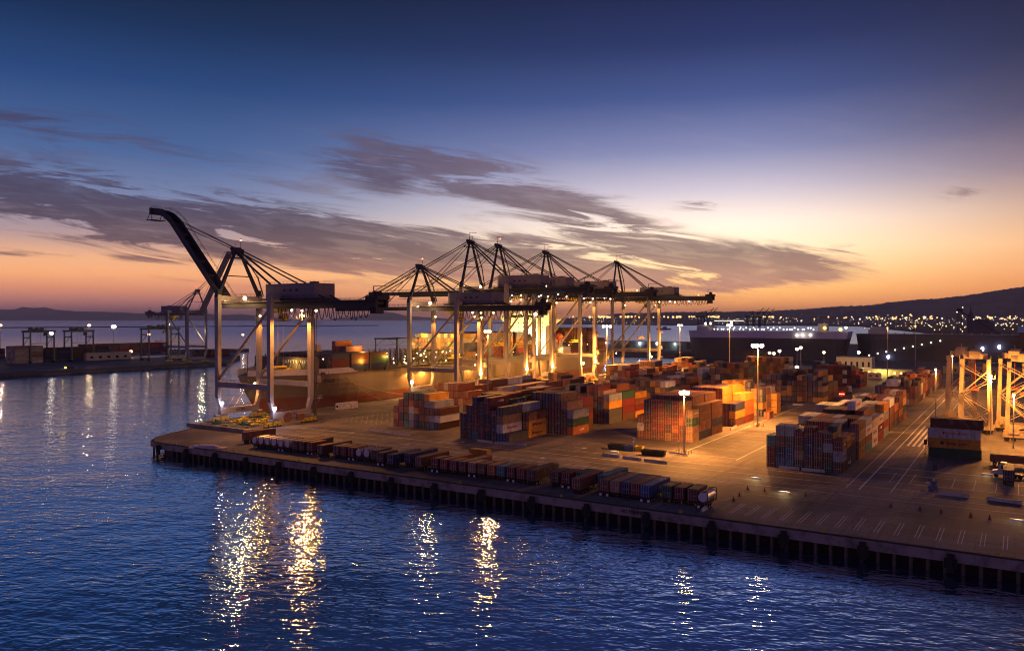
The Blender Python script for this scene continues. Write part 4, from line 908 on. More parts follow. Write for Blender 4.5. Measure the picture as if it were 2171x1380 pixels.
    while y > yend:
        wl = 1.5 + (k % 5) * .32; dp = (4.4 if not big else 3.6) * (.85 + .15 * math.sin(k * 1.7)); pts = []
        for i in range(9):
            a = i / 8; pts.append((-5.1, y - wl * a, gz0 - .35 - dp * (1 - abs(2 * a - 1) ** 2.6)))
        m.path(pts, .19, 4); y -= wl + .35; k += 1
    m.bx(-5.25, -4.95, yend - 1, -12, gz0 - .35, gz0 - .1)
    link('festoon_cable', m.mesh('festoon_cable', DKM), t)
    # stair tower on the landside leg, small platforms
    m = MB(); x = S + 1.9; y = -G
    for dx in (-.6, .6): m.beam((x + dx, y - .7, 2), (x + dx, y - .7, top - 3), .14); m.beam((x + dx, y + .7, 2), (x + dx, y + .7, top - 3), .14)
    z = 3.0
    while z < top - 4: m.beam((x - .6, y - .7, z), (x + .6, y + .7, z + 1.4), .5, .08); m.box(x, y, z + 1.45, 1.3, 1.5, .08); z += 1.5
    m.bx(x - .5, x + .5, y - .45, y + .45, 2.6, 5.4)
    link('stair_tower', m.mesh('stair_tower', STEEL), t)
    m = MB()
    for z in (pz - 6, pz + .6, pz + 13, pz + 24):
        m.bx(x + .7, x + 3.6, y - 1.2, y + 1.2, z, z + .12); rail(m, (x + .8, y - 1.2), (x + 3.6, y - 1.2), z, 3); rail(m, (x + 3.6, y - 1.2), (x + 3.6, y + 1.2), z, 2); m.beam((x + 3.4, y, z), (x + .6, y, z - 2.6), .15)
    m.bx(x + 1.2, x + 2.8, y - .7, y + .7, pz + 13.1, pz + 15.6); m.bx(x + 1.2, x + 2.8, y - .7, y + .7, pz + .72, pz + 3.2)
    link('service_platform', m.mesh('service_platform', LEGM), t)
    # cable reel and electrical box at the base
    m = MB(); m.tube((-3, -G - 1.6, 3.4), (-3, -G - 1.2, 3.4), 2.0, 16); m.box(3.2, -G - 1.5, 3.0, 3.2, 1.2, 2.4)
    link('cable_reel', m.mesh('cable_reel', RUSTM), t)
    if lights:
        fl(t, (-4.6, yh - 3.5, gz1 + 1.4), 'warm', 0); fl(t, (-4.6, 6.0, gz1 + 1.4), 'sod', 0)
        for yy in (yh - 3.5, 6.0): plight(t, (-7.0, yy, gz1 + .6), 5200 * glow * glow, (1, .56, .2), .7)
        fl(t, (-5.8, -22, gz0 - 1.0), 'ssod', 1500 * glow); fl(t, (-4.9, -34, gz0 - 1.2), 'ssod', 1800 * glow)
        fl(t, (S - 1.6, G - 2.5, gz0 - 3), 'ssod', 12000 * glow, (-2.2, -2.0, -2)); fl(t, (S - 1.6, -G + 2.2, gz0 - 3), 'ssod', 12000 * glow, (-2.5, -2.0, -2))
    return t
CR = []
CR.append(crane(216.9, 'foremost ship-to-shore crane with its dark boom raised over the harbour', raised='a', trolley=-8))
CR.append(crane(335.2, 'lower gantry crane with horizontal boom, second from the wharf tip', trolley=-6))
CR.append(crane(381.5, 'tall gantry crane third from the wharf tip, its house beside number 25', big=True, trolley=-4, glow=.4))
CR.append(crane(411.0, 'tall gantry crane with number 25 painted on its machinery house', big=True, number='25', trolley=0, glow=.4))
CR.append(crane(469.0, 'tall gantry crane second from the far end of the berth', big=True, trolley=-6, glow=.4))
CR.append(crane(581.4, 'last tall gantry crane at the far end of the berth', big=True, trolley=-4, glow=.4))
# base lamps seen in the photograph
fl(CR[0], (-9.2, 14.2, 7.6), 'cool', 700, (-1.6, -1.6, 0)); fl(CR[0], (-9.2, -16.6, 7.3), 'cool', 700, (-1.6, -1.6, 0)); fl(CR[1], (-9.4, 14.3, 8.2), 'warm', 2500, (-1, -1.4, 0))
fl(CR[1], (-9.6, 10, 47.6), 'scool', 500, (-1.2, 0, 0)); fl(CR[3], (-10.4, -16.4, 44), 'warm', 1500, (-1.2, -1, 0))
for c, x in ((CR[1], 9.0), (CR[3], 9.0), (CR[4], 9.0), (CR[4], -9), (CR[5], -9.0), (CR[2], 9)):
    fl(c, (x, -16.8, 12.6), 'sod'); plight(c, (x, -18.6, 14.0), 26000, SODIUM, .6)
fl(CR[0], (-4.4, -26, 44.2), 'ssod', 70000, (-1, -1, -1)); fl(CR[1], (-4.4, -26, 44.2), 'ssod', 50000, (-1, -1, -2)); fl(CR[1], (-4.4, -50, 44.2), 'ssod', 50000, (-1, -1, -2))  # landward girder floods, themselves unseen, inferred from the bright quay ground
for c, x in ((CR[0], 9), (CR[1], -3), (CR[1], 8), (CR[2], 5), (CR[4], 0), (CR[5], 0)): fl(c, (x, 16.6, 14.2), 'ssod', 20000, (0, 2.4, -1.0))  # unseen waterside floods, added to throw light on the ship's hull
for k in range(12):
    for c in (CR[2], CR[3], CR[4], CR[5]): 
        if k < 7 and (k + int(c.location.x)) % 3: link('floodlight', FL['scool' if k % 2 else 'swarm'], c, (-5.0, -8 - 7.4 * k, 54.4 if k % 2 else 59.0))
# clutter of yellow machinery under the first crane
def clutter():
    rr = random.Random(3)
    for i, (x, y) in enumerate(((200, 262), (206, 257), (213, 263), (203, 250), (211, 249), (219, 255), (224, 262))):
        m = MB(); L = 12.2
        m.bx(-L / 2, L / 2, -.45, -.15, .5, .9); m.bx(-L / 2, L / 2, .15, .45, .5, .9)
        for s in (-1, 1): m.bx(s * L / 2 - .2, s * L / 2 + .2, -1.22, 1.22, .35, .8)
        m.bx(-1.8, 1.8, -.9, .9, .95, 1.5); m.tube((-1, -.6, 1.9), (1, -.6, 1.9), .3, 8); m.bx(-.5, .5, .1, .8, 1.5, 2.3)
        for s in (-1, 1):
            for yy in (-1.1, 1.1): m.bx(s * L / 2 - .15, s * L / 2 + .15, yy - .12, yy + .12, 0, .35)
        o = link('spreader_frame', m.mesh('spreader_frame', YELM if i % 3 else mat('green_machine_paint', (.12, .22, .10), .6)), None, (x, y, .01), rr.uniform(-.08, .08))
        words = ['by the water at far left', 'left of the centre one', 'behind the centre one', 'nearest the concrete step', 'beside the landside wheels', 'between the two sill beams', 'nearest the red hull']
        tag(o, f"{'yellow' if i % 3 else 'green'} lifting frame on the ground under the foremost crane, {words[i]}", 'lifting frame', 'lifting frames stored under the crane')
clutter()
# mooring ropes from the bow
# ---------------------------------------------------------------- container ship alongside
HULLM = mat('hull_grey_paint', (.30, .28, .26), .5, dirt=.45, dscale=.12, dcol=(.14, .09, .06, 1), spec=.5); BOOT = mat('boot_topping_red', (.32, .07, .035), .7, dirt=.5, dscale=.2, dcol=(.10, .05, .03, 1)); DECKW = mat('bulwark_white', (.66, .60, .52), .5, dirt=.2)
DARKST = mat('lashing_steel', (.10, .07, .05), .7, dirt=.4); TOWER = mat('superstructure_cream', (.70, .66, .55), .55, dirt=.15, dscale=.2)
def hull_mesh(L, B, D, m_hull, m_boot, wl, fc=5.0, fl=.14, box=False):
    """bow at x=0, keel line at z=-?; deck height D above water; returns mesh"""
    mb = MB(); ns = 44; nz = 9; vs = []
    for i in range(ns + 1):
        x = L * (i / ns) ** 1.35
        for j in range(nz + 1):
            v = j / nz; z = -3 + (D + 3) * v
            rk = 14 * (1 - v) ** 1.3 if not box else 5 * (1 - v)            # raked stem
            xb = x / L
            fine = .24 - .13 * v if not box else .12
            u = max(0.0, (x - 0)) / (L * fine); hb = B / 2 * min(1, math.sin(min(1, u) * math.pi / 2) ** (.75 + .55 * (1 - v)))
            if xb > .9: hb *= 1 - ((xb - .9) / .1) ** 2 * (.10 + .75 * (1 - v) ** 2)
            xx = x + rk * (1 - min(1, x / (L * .14))) + (0 if xb < .97 else -8 * (1 - v) * (xb - .97) / .03)
            vs.append((xx, hb, z))
    m = nz + 1; n0 = len(vs)
    al = vs + [(x, -y, z) for x, y, z in vs]
    fs = []; mi = []
    for i in range(ns):
        for j in range(nz):
            a, b, c, d = i * m + j, (i + 1) * m + j, (i + 1) * m + j + 1, i * m + j + 1
            fs.append((a, d, c, b)); fs.append((n0 + a, n0 + b, n0 + c, n0 + d)); 
        fs.append((i * m + nz, n0 + i * m + nz, n0 + (i + 1) * m + nz, (i + 1) * m + nz))
    for j in range(nz):
        a = ns * m + j; fs.append((a, a + 1, n0 + a + 1, n0 + a))
    mb.add(al, fs)
    me = mb.mesh('hull', [m_hull, m_boot])
    return me
def build_ship():
    s = empty('container_ship', (239.5, 298.5, WZ), 'large loaded container ship with grey hull and red waterline moored behind the cranes', 'ship')
    m = bpy.data.materials.new('ship_side_paint'); m.use_nodes = True; q = N(m.node_tree); b = q.nodes['Principled BSDF']; tc = q.new('ShaderNodeTexCoord')
    sp = q.new('ShaderNodeSeparateXYZ'); q.links.new(tc.outputs['Object'], sp.inputs[0])
    n = q.noise(tc.outputs['Object'], .12, 5, .65); st = q.noise(q.xyz(q.m('MULTIPLY', sp.outputs[0], .5), 0, q.m('MULTIPLY', sp.outputs[2], .05)), 1, 4, .6)
    col = q.mix(q.m('GREATER_THAN', sp.outputs[2], 8.2), (.15, .042, .02, 1), (.15, .12, .075, 1))
    col = q.mix(q.m('MULTIPLY', q.smooth(st, .5, .75), .55), col, (.10, .06, .04, 1)); col = q.mix(q.m('MULTIPLY', q.smooth(n, .5, .7), .3), col, (.12, .10, .09, 1))
    q.put(b, 'Base Color', col); b.inputs['Roughness'].default_value = .42
    link('hull', hull_mesh(348, 44.5, 19.0, m, m, 6), s)
    mb = MB()
    # bulwark strip and forecastle step
    for side in (-1, 1):
        mb = MB()
        for x0, x1 in ((2, 10), (10, 22), (22, 34), (34, 47)):
            def hb(x):
                u = x / (348 * .11); return 22.25 * min(1, math.sin(min(1, u) * math.pi / 2) ** .75)
            p = Vector((x0, side * hb(x0), 19.0)); r = Vector((x1, side * hb(x1), 19.0))
            mb.add([p, r, r + Vector((0, side * .5, 2.6)), p + Vector((0, side * .5, 2.6)), p + Vector((.3, -side * .4, 0)), r + Vector((.3, -side * .4, 0)), r + Vector((.3, side * .1, 2.6)), p + Vector((.3, side * .1, 2.6))],
                   [(0, 1, 2, 3), (4, 7, 6, 5), (3, 2, 6, 7), (0, 3, 7, 4), (1, 5, 6, 2)])
        pr = [(47, 2.6), (49.5, 1.8), (51.5, .7), (54, .0)]
        for (x0, z0), (x1, z1) in zip(pr, pr[1:]):
            y = side * 22.25; mb.add([(x0, y, 19), (x1, y, 19), (x1, y + side * .3, 19 + z1), (x0, y + side * .3, 19 + z0), (x0, y - side * .3, 19 + z0), (x1, y - side * .3, 19 + z1)], [(0, 1, 2, 3), (3, 2, 5, 4)])
        link('bulwark', mb.mesh('bulwark', DECKW), s)
    mb = MB(); mb.bx(27, 28.2, -21.6, 21.6, 19.02, 26.8)
    for y in range(-20, 21, 5): mb.beam((27, y, 25), (23.5, y, 19.1), .3)
    br = link('breakwater_wall', mb.mesh('breakwater_wall', mat('dark_hull_paint', (.14, .12, .10), .6)), s)
    l = link('lettering', text_mesh('SAFETY FIRST', 2.2, WHT, 1.5), br, (26.95, -8, 24.6)); l.rotation_euler = (math.pi / 2, 0, -math.pi / 2)
    def hbw(x, v):
        f = .24 - .13 * v; rk = 14 * (1 - v) ** 1.3
        for _ in range(6): xs = x - rk * (1 - min(1, max(0, x) / (348 * .14)))
        return 22.25 * min(1, math.sin(min(1, max(0, xs) / (348 * f)) * math.pi / 2) ** (.75 + .55 * (1 - v)))
    nm = MB(); x = 13.0
    for ch in 'HUMBER BRIDGE':
        if ch != ' ':
            z = 15.6; ya, yb_, yc = hbw(x - 1, (z + 3) / 22), hbw(x + 1, (z + 3) / 22), hbw(x, (z + 1.5) / 22)
            me = text_mesh(ch, 2.5, BLK); tx = Vector((2, -(yb_ - ya), 0)).normalized(); up = Vector((0, -(hbw(x, (z + 4) / 22) - hbw(x, (z + 2) / 22)), 2)).normalized(); nn = tx.cross(up); o = Vector((x, -(ya + yb_) / 2, z)) + nn * .12
            nm.add([o + tx * v.co.x + up * v.co.y + nn * v.co.z for v in me.vertices], [tuple(p.vertices) for p in me.polygons])
        x += 2.05
    link('lettering', nm.mesh('lettering', BLK), s)
    mb = MB()
    for x, y in ((8, 0), (14, -5), (14, 5), (19, -9), (20, 8)): mb.tube((x, y - 1, 20), (x, y + 1, 20), .9, 10); mb.box(x + 1.5, y, 19.6, 1, 3, 1.2)
    mb.beam((5, 0, 19), (5, 0, 29), .35, .35, .2, .2); rail(mb, (3, 0), (22, -18), 19); rail(mb, (3, 0), (22, 18), 19)
    link('forecastle_gear', mb.mesh('forecastle_gear', mat('orange_deck_gear', (.35, .12, .04), .6)), s)
    # hatch covers and lashing bridges
    mb = MB()
    for x0 in list(range(30, 138, 15)) + list(range(143, 246, 15)) + list(range(277, 340, 14)): mb.bx(x0, x0 + 13.4, -21.6, 21.6, 19.02, 19.95)
    link('hatch_covers', mb.mesh('hatch_covers', DARKST), s)
    bays = [34, 49.2, 62.8, 76.2, 92, 101, 110, 119, 128, 137, 144.2, 157.6, 173, 186.8, 202.2, 217, 230] + [277, 290.6, 304, 321, 335]
    for x in bays:
        mb = MB(); hgt = 7.5 if x < 240 else 9
        for z in (21.6, 24.2, 26.6, 28.8)[:3 if hgt < 8 else 4]:
            mb.bx(x - .35, x + .35, -22, 22, z, z + .18); rail(mb, (x - .3, -22), (x - .3, 22), z, 14, 1.0)
        for y in range(-22, 23, 4): mb.bx(x - .15, x + .15, y - .15, y + .15, 19.1, 19 + hgt + 1.2)
        for y in range(-22, 22, 8): mb.beam((x, y, 19.2), (x, y + 4, 21.6), .12); mb.beam((x, y + 4, 21.6), (x, y + 8, 19.2), .12)
        link('lashing_bridge', mb.mesh('lashing_bridge', DARKST), s)
    mb = MB()                                                            # deck gantry standing above the gap
    for x in (100, 118):
        for y in (-8, 8): mb.beam((x, y, 19), (x, y, 34), .5)
        mb.beam((x, -9, 34), (x, 9, 34), .7)
    for y in (-8, 8): mb.beam((100, y, 34), (118, y, 34), .6); mb.beam((100, y, 30), (118, y, 30), .3); mb.beam((100, y, 30), (109, y, 34), .25); mb.beam((109, y, 34), (118, y, 30), .25)
    link('stores_gantry', mb.mesh('stores_gantry', mat('navy_steel', (.04, .05, .12), .6)), s)
    # superstructure with bridge wings
    x0, x1 = 250, 262; mb = MB(); z0, z1 = 19.1, 49.0
    prof = [(-15.5, z0), (15.5, z0), (15.5, 40), (22, 44.8), (22, 49), (-22, 49), (-22, 44.8), (-15.5, 40)]
    n = len(prof); vs = [(x0, y, z) for y, z in prof] + [(x1, y, z) for y, z in prof]
    mb.add(vs, [tuple(range(n)), tuple(range(2 * n - 1, n - 1, -1))] + [(i, n + i, n + (i + 1) % n, (i + 1) % n) for i in range(n)])
    mb.cur = 1
    for k in range(8):
        for y in range(-13, 14, 4): mb.bx(x0 - .05, x0 - .01, y - .35, y + .35, 21.5 + 2.9 * k, 22.5 + 2.9 * k)
    mb.bx(x0 - .06, x0 - .01, -14, 14, 46.2, 47.8); mb.cur = 0
    mb.bx(x0 + 1, x1 - 1, -9, 9, 49.01, 52); mb.beam((x0 + 5, 0, 52), (x0 + 5, 0, 60), .8, .8, .3, .3); mb.beam((x0 + 5, -4, 56), (x0 + 5, 4, 56), .3); rail(mb, (x0, -22), (x0, 22), 49)
    link('bridge_house', mb.mesh('bridge_house', [TOWER, mat('dark_window', (.02, .02, .02), .2)]), s)
    mb = MB(); mb.bx(263, 276, -15, 9, 19.1, 31); mb.bx(265, 275, -5, 7, 31.01, 43); mb.bx(264.5, 276, -21.5, -15.1, 19.1, 25)
    for k in range(3): mb.bx(262.5, 276.5, -17, -15.05, 22 + 3 * k, 22.2 + 3 * k); rail(mb, (262.5, -17), (276.5, -17), 22.2 + 3 * k)
    link('engine_casing', mb.mesh('engine_casing', mat('casing_white', (.66, .62, .58), .5)), s)
    mb = MB(); mb.ball((266, -17.5, 32.5), 2.6, 12, 8); mb.beam((266, -17.5, 25), (266, -17.5, 30.5), 1.2); mb.beam((266, -17.5, 31), (272, -20, 33), .4); link('deck_crane', mb.mesh('deck_crane', mat('orange_paint', (.55, .09, .03), .6)), s)
    mb = MB(); mb.bx(263.8, 264.6, -13, -3, 25, 25.1)
    # rail along the main deck edge
    for y in (-22.1, 22.1): rail(mb, (56, y), (345, y), 19.02, 110)
    link('deck_rail', mb.mesh('deck_rail', DARKST), s)
    # deck lamps
    rr = random.Random(21); cnt = 0
    lm = MB(); lm.ball((0, 0, 0), .22, 6, 4); lw = lm.mesh('deck_lamp', emit('deck_lamp_warm', (1, .82, .5), 26)); ly = MB(); ly.ball((0, 0, 0), .55, 6, 4); ly = ly.mesh('deck_lamp', emit('deck_lamp_yellow', (1, .72, .12), 22))
    for x in bays:
        for y in (-20, -13, -6, 1) if x > 90 else (-20, -14):
            if cnt > 92: break
            link('deck_lamp', lw, s, (x - .8 + rr.uniform(-.2, .2), y + rr.uniform(-1.5, 1.5), rr.choice([20.8, 23.6, 26.0]))); cnt += 1
    for x, y, z in ((58, -21, 24), (76, -21, 25.5), (108, -18, 25), (128, -18, 26), (140, -21, 24)): link('deck_lamp', ly, s, (x, y, z)); plight(s, (x - 1, y - 1.5, z), 1500, YEL, .4)
    for x, y, z, p in ((243, -14, 23, 60000), (243, 12, 23, 60000), (240, -2, 30, 50000)): plight(s, (x, y, z), p, (1, .76, .22), .6)  # bare lights without lamp heads, put here to floodlight the bridge house
    for x, y, z, p in ((24, -8, 24, 1800), (132, -16, 34, 36000), (134, 8, 36, 32000), (170, -27, 34, 16000), (210, -27, 34, 16000), (72, -8, 30, 3500), (268, -23, 32, 2500)): plight(s, (x, y, z), p, (1, .56, .12), .6)  # more bare lights without fixtures, added to brighten deck stacks and ship side
    # mooring ropes
    for a, b in (((46, -22, 17), (66, -27, 4.2)), ((5, -2, 19), (-28, -26, 4.2)), ((3, 0, 19), (-34, -29, 4.3)), ((40, -22, 17), (92, -26.5, 4.2))):
        p, r = Vector(a), Vector(b); m = MB(); pts = [p.lerp(r, i / 8) - Vector((0, 0, 1.5 * math.sin(math.pi * i / 8))) for i in range(9)]; m.path(pts, .09, 4); link('mooring_rope', m.mesh('mooring_rope', mat('rope', (.45, .35, .22), .9)), s)
build_ship()

# ---------------------------------------------------------------- car carriers and quay across the basin
def car_carrier(x, y, L, B, Hd, label, low, upp, rz, split, extra=0):
    s = empty('car_carrier', (x, y, WZ), label, 'ship', 'large boxy ships across the basin', rz)
    m = bpy.data.materials.new('carrier_side'); m.use_nodes = True; q = N(m.node_tree); b = q.nodes['Principled BSDF']; tc = q.new('ShaderNodeTexCoord'); sp = q.new('ShaderNodeSeparateXYZ'); q.links.new(tc.outputs['Object'], sp.inputs[0])
    n = q.noise(tc.outputs['Object'], .1, 4, .6); col = q.mix(q.m('GREATER_THAN', sp.outputs[2], split), (*low, 1), (*upp, 1)); q.put(b, 'Base Color', q.mix(q.m('MULTIPLY', q.smooth(n, .5, .8), .3), col, (.05, .04, .05, 1))); b.inputs['Roughness'].default_value = .5
    link('hull', hull_mesh(L, B, Hd, m, m, 5, box=True), s)
    mb = MB(); mb.bx(14, 30, -B / 2 + 3, B / 2 - 3, Hd + .02, Hd + 4.5); mb.bx(16, 27, -B / 2, B / 2, Hd + 4.52, Hd + 7.2); mb.bx(L * .82, L * .82 + 9, -6, 6, Hd + .02, Hd + 9)
    for k in range(14): mb.tube((40 + k * (L - 70) / 14, -B / 2 + 3, Hd), (40 + k * (L - 70) / 14, -B / 2 + 3, Hd + 1.6), .7, 8)
    rail(mb, (5, -B / 2 + .4), (L - 3, -B / 2 + .4), Hd, 50)
    mb.beam((22, 0, Hd + 7), (22, 0, Hd + 16), .5)
    link('deck_house', mb.mesh('deck_house', mat('carrier_white', (.45, .43, .42), .6)), s)
    return s
s1 = car_carrier(918, 334, 180, 30, 31.5, 'car carrier with pale upper band and dark lower hull across the basin', (.03, .033, .03), (.42, .38, .42), -math.pi / 2, 24)
s2 = car_carrier(926, 150, 190, 32, 29.5, 'dark navy car carrier with a sloping line of gangway lights', (.022, .022, .038), (.035, .035, .06), -math.pi / 2, 24)
lm = MB(); lm.ball((0, 0, 0), .8, 6, 4); LW = lm.mesh('deck_lamp', emit('far_deck_lamp', (1, .93, .66), 4)); lm = MB(); lm.ball((0, 0, 0), 1.7, 8, 5); LG = lm.mesh('deck_lamp', emit('far_gold_lamp', (1, .62, .08), 9))
LB_ = MB(); LB_.ball((0, 0, 0), 1.6, 8, 5); LBL = LB_.mesh('deck_lamp', emit('far_blue_lamp', (.62, .68, 1), 22)); LWB = MB(); LWB.ball((0, 0, 0), 1.3, 8, 5); LWB = LWB.mesh('deck_lamp', emit('far_white_lamp', (1, .88, .72), 9))
rr = random.Random(4)
for k in range(34): link('deck_lamp', LW, s1, (36 + k * 3.3 + rr.uniform(-1, 1), -13 + rr.uniform(-1, 5), 33.6 + rr.choice([0, 0, 1.8])))
for x, z in ((156, 35.5), (172, 34)): link('deck_lamp', LG, s1, (x, -13, z))
for x, z in ((26, 40), (32, 40), (56, 41.5), (178, 36), (128, 27.5), (134, 27.8), (142, 28)): link('deck_lamp', LWB, s1, (x, -16.2, z))
plight(s1, (134, -18.5, 28), 900, (1, .85, .7), .8)
m = MB(); m.beam((14, -19.5, 4), (84, -18.2, 21), 1.4, .4); m.beam((14, -20.3, 5.4), (84, -19, 22.4), .15); link('gangway', m.mesh('gangway', STEEL), s2)
for k in range(9): link('deck_lamp', LW, s2, (16 + k * 8.2, -20.2, 7.4 + k * 1.99))
for x, z in ((34, 6), (118, 16), (132, 18)): link('deck_lamp', LBL, s2, (x, -19, z)).scale = (.8, .8, 1.3)
def far_quay():
    mb = MB(); mb.bx(900, 1240, 345, 620, WZ - 4, 1.2); mb.bx(934, 1400, -300, 345, WZ - 4, 1.0)
    tag(link('far_quay_ground', mb.mesh('far_quay_ground', DKCONC)), kind='structure')
    w = empty('warehouse', (1010, 480, 1.2), 'long low grey-green warehouse behind the crane legs across the channel', 'warehouse')
    mb = MB(); mb.bx(0, 30, -110, 110, .0, 9); link('wall', mb.mesh('wall', mat('warehouse_green', (.10, .13, .10), .8)), w)
    mb = MB(); mb.bx(-.5, 30.5, -111, 111, 9.01, 9.8); link('roof', mb.mesh('roof', mat('warehouse_roof', (.2, .2, .22), .7)), w)
    for k in range(9):
        y = -100 + k * 25; m = MB(); m.bx(-.2, -.01, y - 4, y + 4, .05, 5.5); link('door', m.mesh('door', mat('dark_door', (.03, .04, .07), .7)), w)
        link('wall_lamp', LBL if k in (1, 2) else LWB, w, (-1.4, y + 6, 7.4)); 
        if k % 2 == 0: plight(w, (-4, y + 6, 6.5), 2500, (.7, .78, 1), .8)
    w = empty('warehouse', (860, -30, 1), 'tall dark warehouse with white roof at the right edge beyond the yard', 'warehouse', rz=0)
    mb = MB(); mb.bx(30, 120, -60, 31, 0, 27.5); link('wall', mb.mesh('wall', mat('warehouse_brown', (.10, .07, .06), .8, dirt=.5)), w)
    mb = MB(); a = [(28, -62, 27.52), (28, 33, 27.52), (75, 33, 33), (75, -62, 33), (122, 33, 27.52), (122, -62, 27.52)]; mb.add(a, [(0, 3, 2, 1), (3, 5, 4, 2), (1, 2, 4), (0, 5, 3), (0, 1, 4, 5)]); link('roof', mb.mesh('roof', mat('roof_white', (.6, .6, .62), .6)), w)
    # loader tower
    t = empty('loading_tower', (*at_d(2035, 1350), 1), 'dark lattice loading tower with slanted boom rising above the far ships', 'loading tower')
    mb = MB()
    for dx in (-3, 3):
        for dy in (-3, 3): mb.beam((dx, dy, 0), (dx, dy, 58), .9)
    for k in range(9):
        for s in (-1, 1): mb.beam((-3 * s, -3, 6 * k), (3 * s, -3, 6 * k + 6), .5); mb.beam((-3, -3 * s, 6 * k), (-3, 3 * s, 6 * k + 6), .5)
    mb.box(0, 0, 56, 8, 8, 5); mb.beam((0, 0, 54), (30, -62, 12), 1.4, 2.2); mb.beam((30, -62, 12), (30, -62, 0), 2)
    link('tower_frame', mb.mesh('tower_frame', mat('black_steel', (.03, .03, .035), .7)), t)
    for k, (x, y, z) in enumerate(((-4, -4, 20), (-4, -4, 33), (-4, -4, 46), (-4, 4, 52), (8, -20, 40), (4, -4, 60))): link('tower_lamp', LW, t, (x, y, z))
    for i, (px, d, h) in enumerate(((2058, 1700, 70), (2080, 1750, 50))):
        t = empty('storage_silo', (*at_d(px, d), 1), ['slender spired storage tower right of the loading tower', 'squat domed storage tank behind the loading tower boom'][i], 'storage tower')
        mb = MB(); r = 7 if i == 0 else 26; mb.tube((0, 0, 0), (0, 0, h * .62), r, 16); mb.tube((0, 0, h * .62), (0, 0, h * .8), r, 16, r * .4)
        if i == 0: mb.tube((0, 0, h * .8), (0, 0, h), 2, 8, .3)
        link('silo_shell', mb.mesh('silo_shell', mat('dark_blue_sheet', (.05, .05, .08), .7)), t)
far_quay()
# distant cranes, small craft
def far_crane(px, d, label, boomup=True):
    X, Y = at_d(px, d); t = empty('distant_crane', (X, Y, 2), label, 'crane', 'cranes on the far shore', YAW - math.pi / 2)
    m = MB()
    for x in (-15, 15):
        for y in (-8, 8): m.beam((x, y, 0), (x, y, 46), 2.6)
    m.beam((-15, 0, 14), (15, 0, 14), 2.2); m.beam((-60, 0, 46), (40, 0, 46), 4, 4); m.beam((0, 0, 46), (6, 0, 76), 2.0); m.beam((14, 0, 46), (6, 0, 76), 2.0)
    m.beam((18, 0, 46), (58, 0, 92), 2.6) if boomup else m.beam((18, 0, 48), (110, 0, 48), 3); m.beam((6, 0, 76), (-50, 0, 48), 1.2); m.beam((6, 0, 76), (48, 0, 84) if boomup else (90, 0, 50), 1.0); m.box(-14, 0, 51, 26, 12, 7)
    link('crane_frame', m.mesh('crane_frame', mat('black_steel', (.03, .03, .035))), t)
    for k in range(7): link('crane_lamp', LW, t, (-55 + 14 * k, -6, 43))
far_crane(1494, 3600, 'small distant crane with raised boom under the last gantry'); far_crane(1487, 3700, 'small distant crane just behind and left of the raised-boom one')
for px, d, nm in ((1592, 3600, 'leftmost'), (1604, 3700, 'second'), (1616, 3800, 'third')): 
    far_crane(px, d, f'{nm} of three small cranes clustered on the far shore', True)
def boat(name, px, py, label, L, col):
    X, Y = px2g(px, py, WZ); s = empty(name, (X, Y, WZ), label, 'boat', None, YAW + math.pi / 2)
    m = MB(); m.prism([(-L / 2, -L * .11), (L * .3, -L * .13), (L / 2, 0), (L * .3, L * .13), (-L / 2, L * .11)], -.5, L * .085); link('hull', m.mesh('hull', mat('boat_' + col, {'dark': (.03, .03, .04), 'red': (.3, .05, .03)}[col], .6)), s)
    m = MB(); m.bx(-L * .2, L * .05, -L * .07, L * .07, L * .086, L * .22); m.beam((-L * .08, 0, L * .22), (-L * .08, 0, L * .48), L * .02); m.beam((L * .25, 0, L * .09), (L * .25, 0, L * .25), L * .015); link('wheelhouse', m.mesh('wheelhouse', mat('boat_house', (.3, .28, .28), .6)), s)
    return s
boat('cargo_boat', 1407, 699, 'small dark coaster lying in the channel behind the last crane', 62, 'dark')
boat('motor_boat', 740, 691, 'tiny boat far out on the open sea', 26, 'dark')

# ---------------------------------------------------------------- pier on the left
def left_pier():
    mb = MB(); mb.prism([(-400, 661), (515, 661), (600, 745), (640, 800), (600, 830), (530, 800), (480, 960), (-400, 980)][::-1], WZ - 4, FPZ - .004)
    mb.prism([(560, 960), (720, 905), (760, 925), (700, 990), (480, 1010)][::-1], WZ - 4, FPZ)
    g = tag(link('pier_ground', mb.mesh('pier_ground', ASPH)), kind='structure')
    mb = MB(); mb.bx(-400, 515, 660.2, 660.9, WZ + 1.4, FPZ + .5); link('x', None) if False else None
    tag(link('pier_edge', mb.mesh('pier_edge', DKCONC)), 'dark concrete edge of the pier across the water on the left', 'quay wall')
left_pier()
LCR = crane(488, 'gantry crane with raised lattice boom on the far left pier', raised='b', rz=math.pi, Yc=684, zoff=FPZ, lights=False, trolley=-20, dark=False)
plight(LCR, (-9, 10, 30), 9000, WARM, .5)
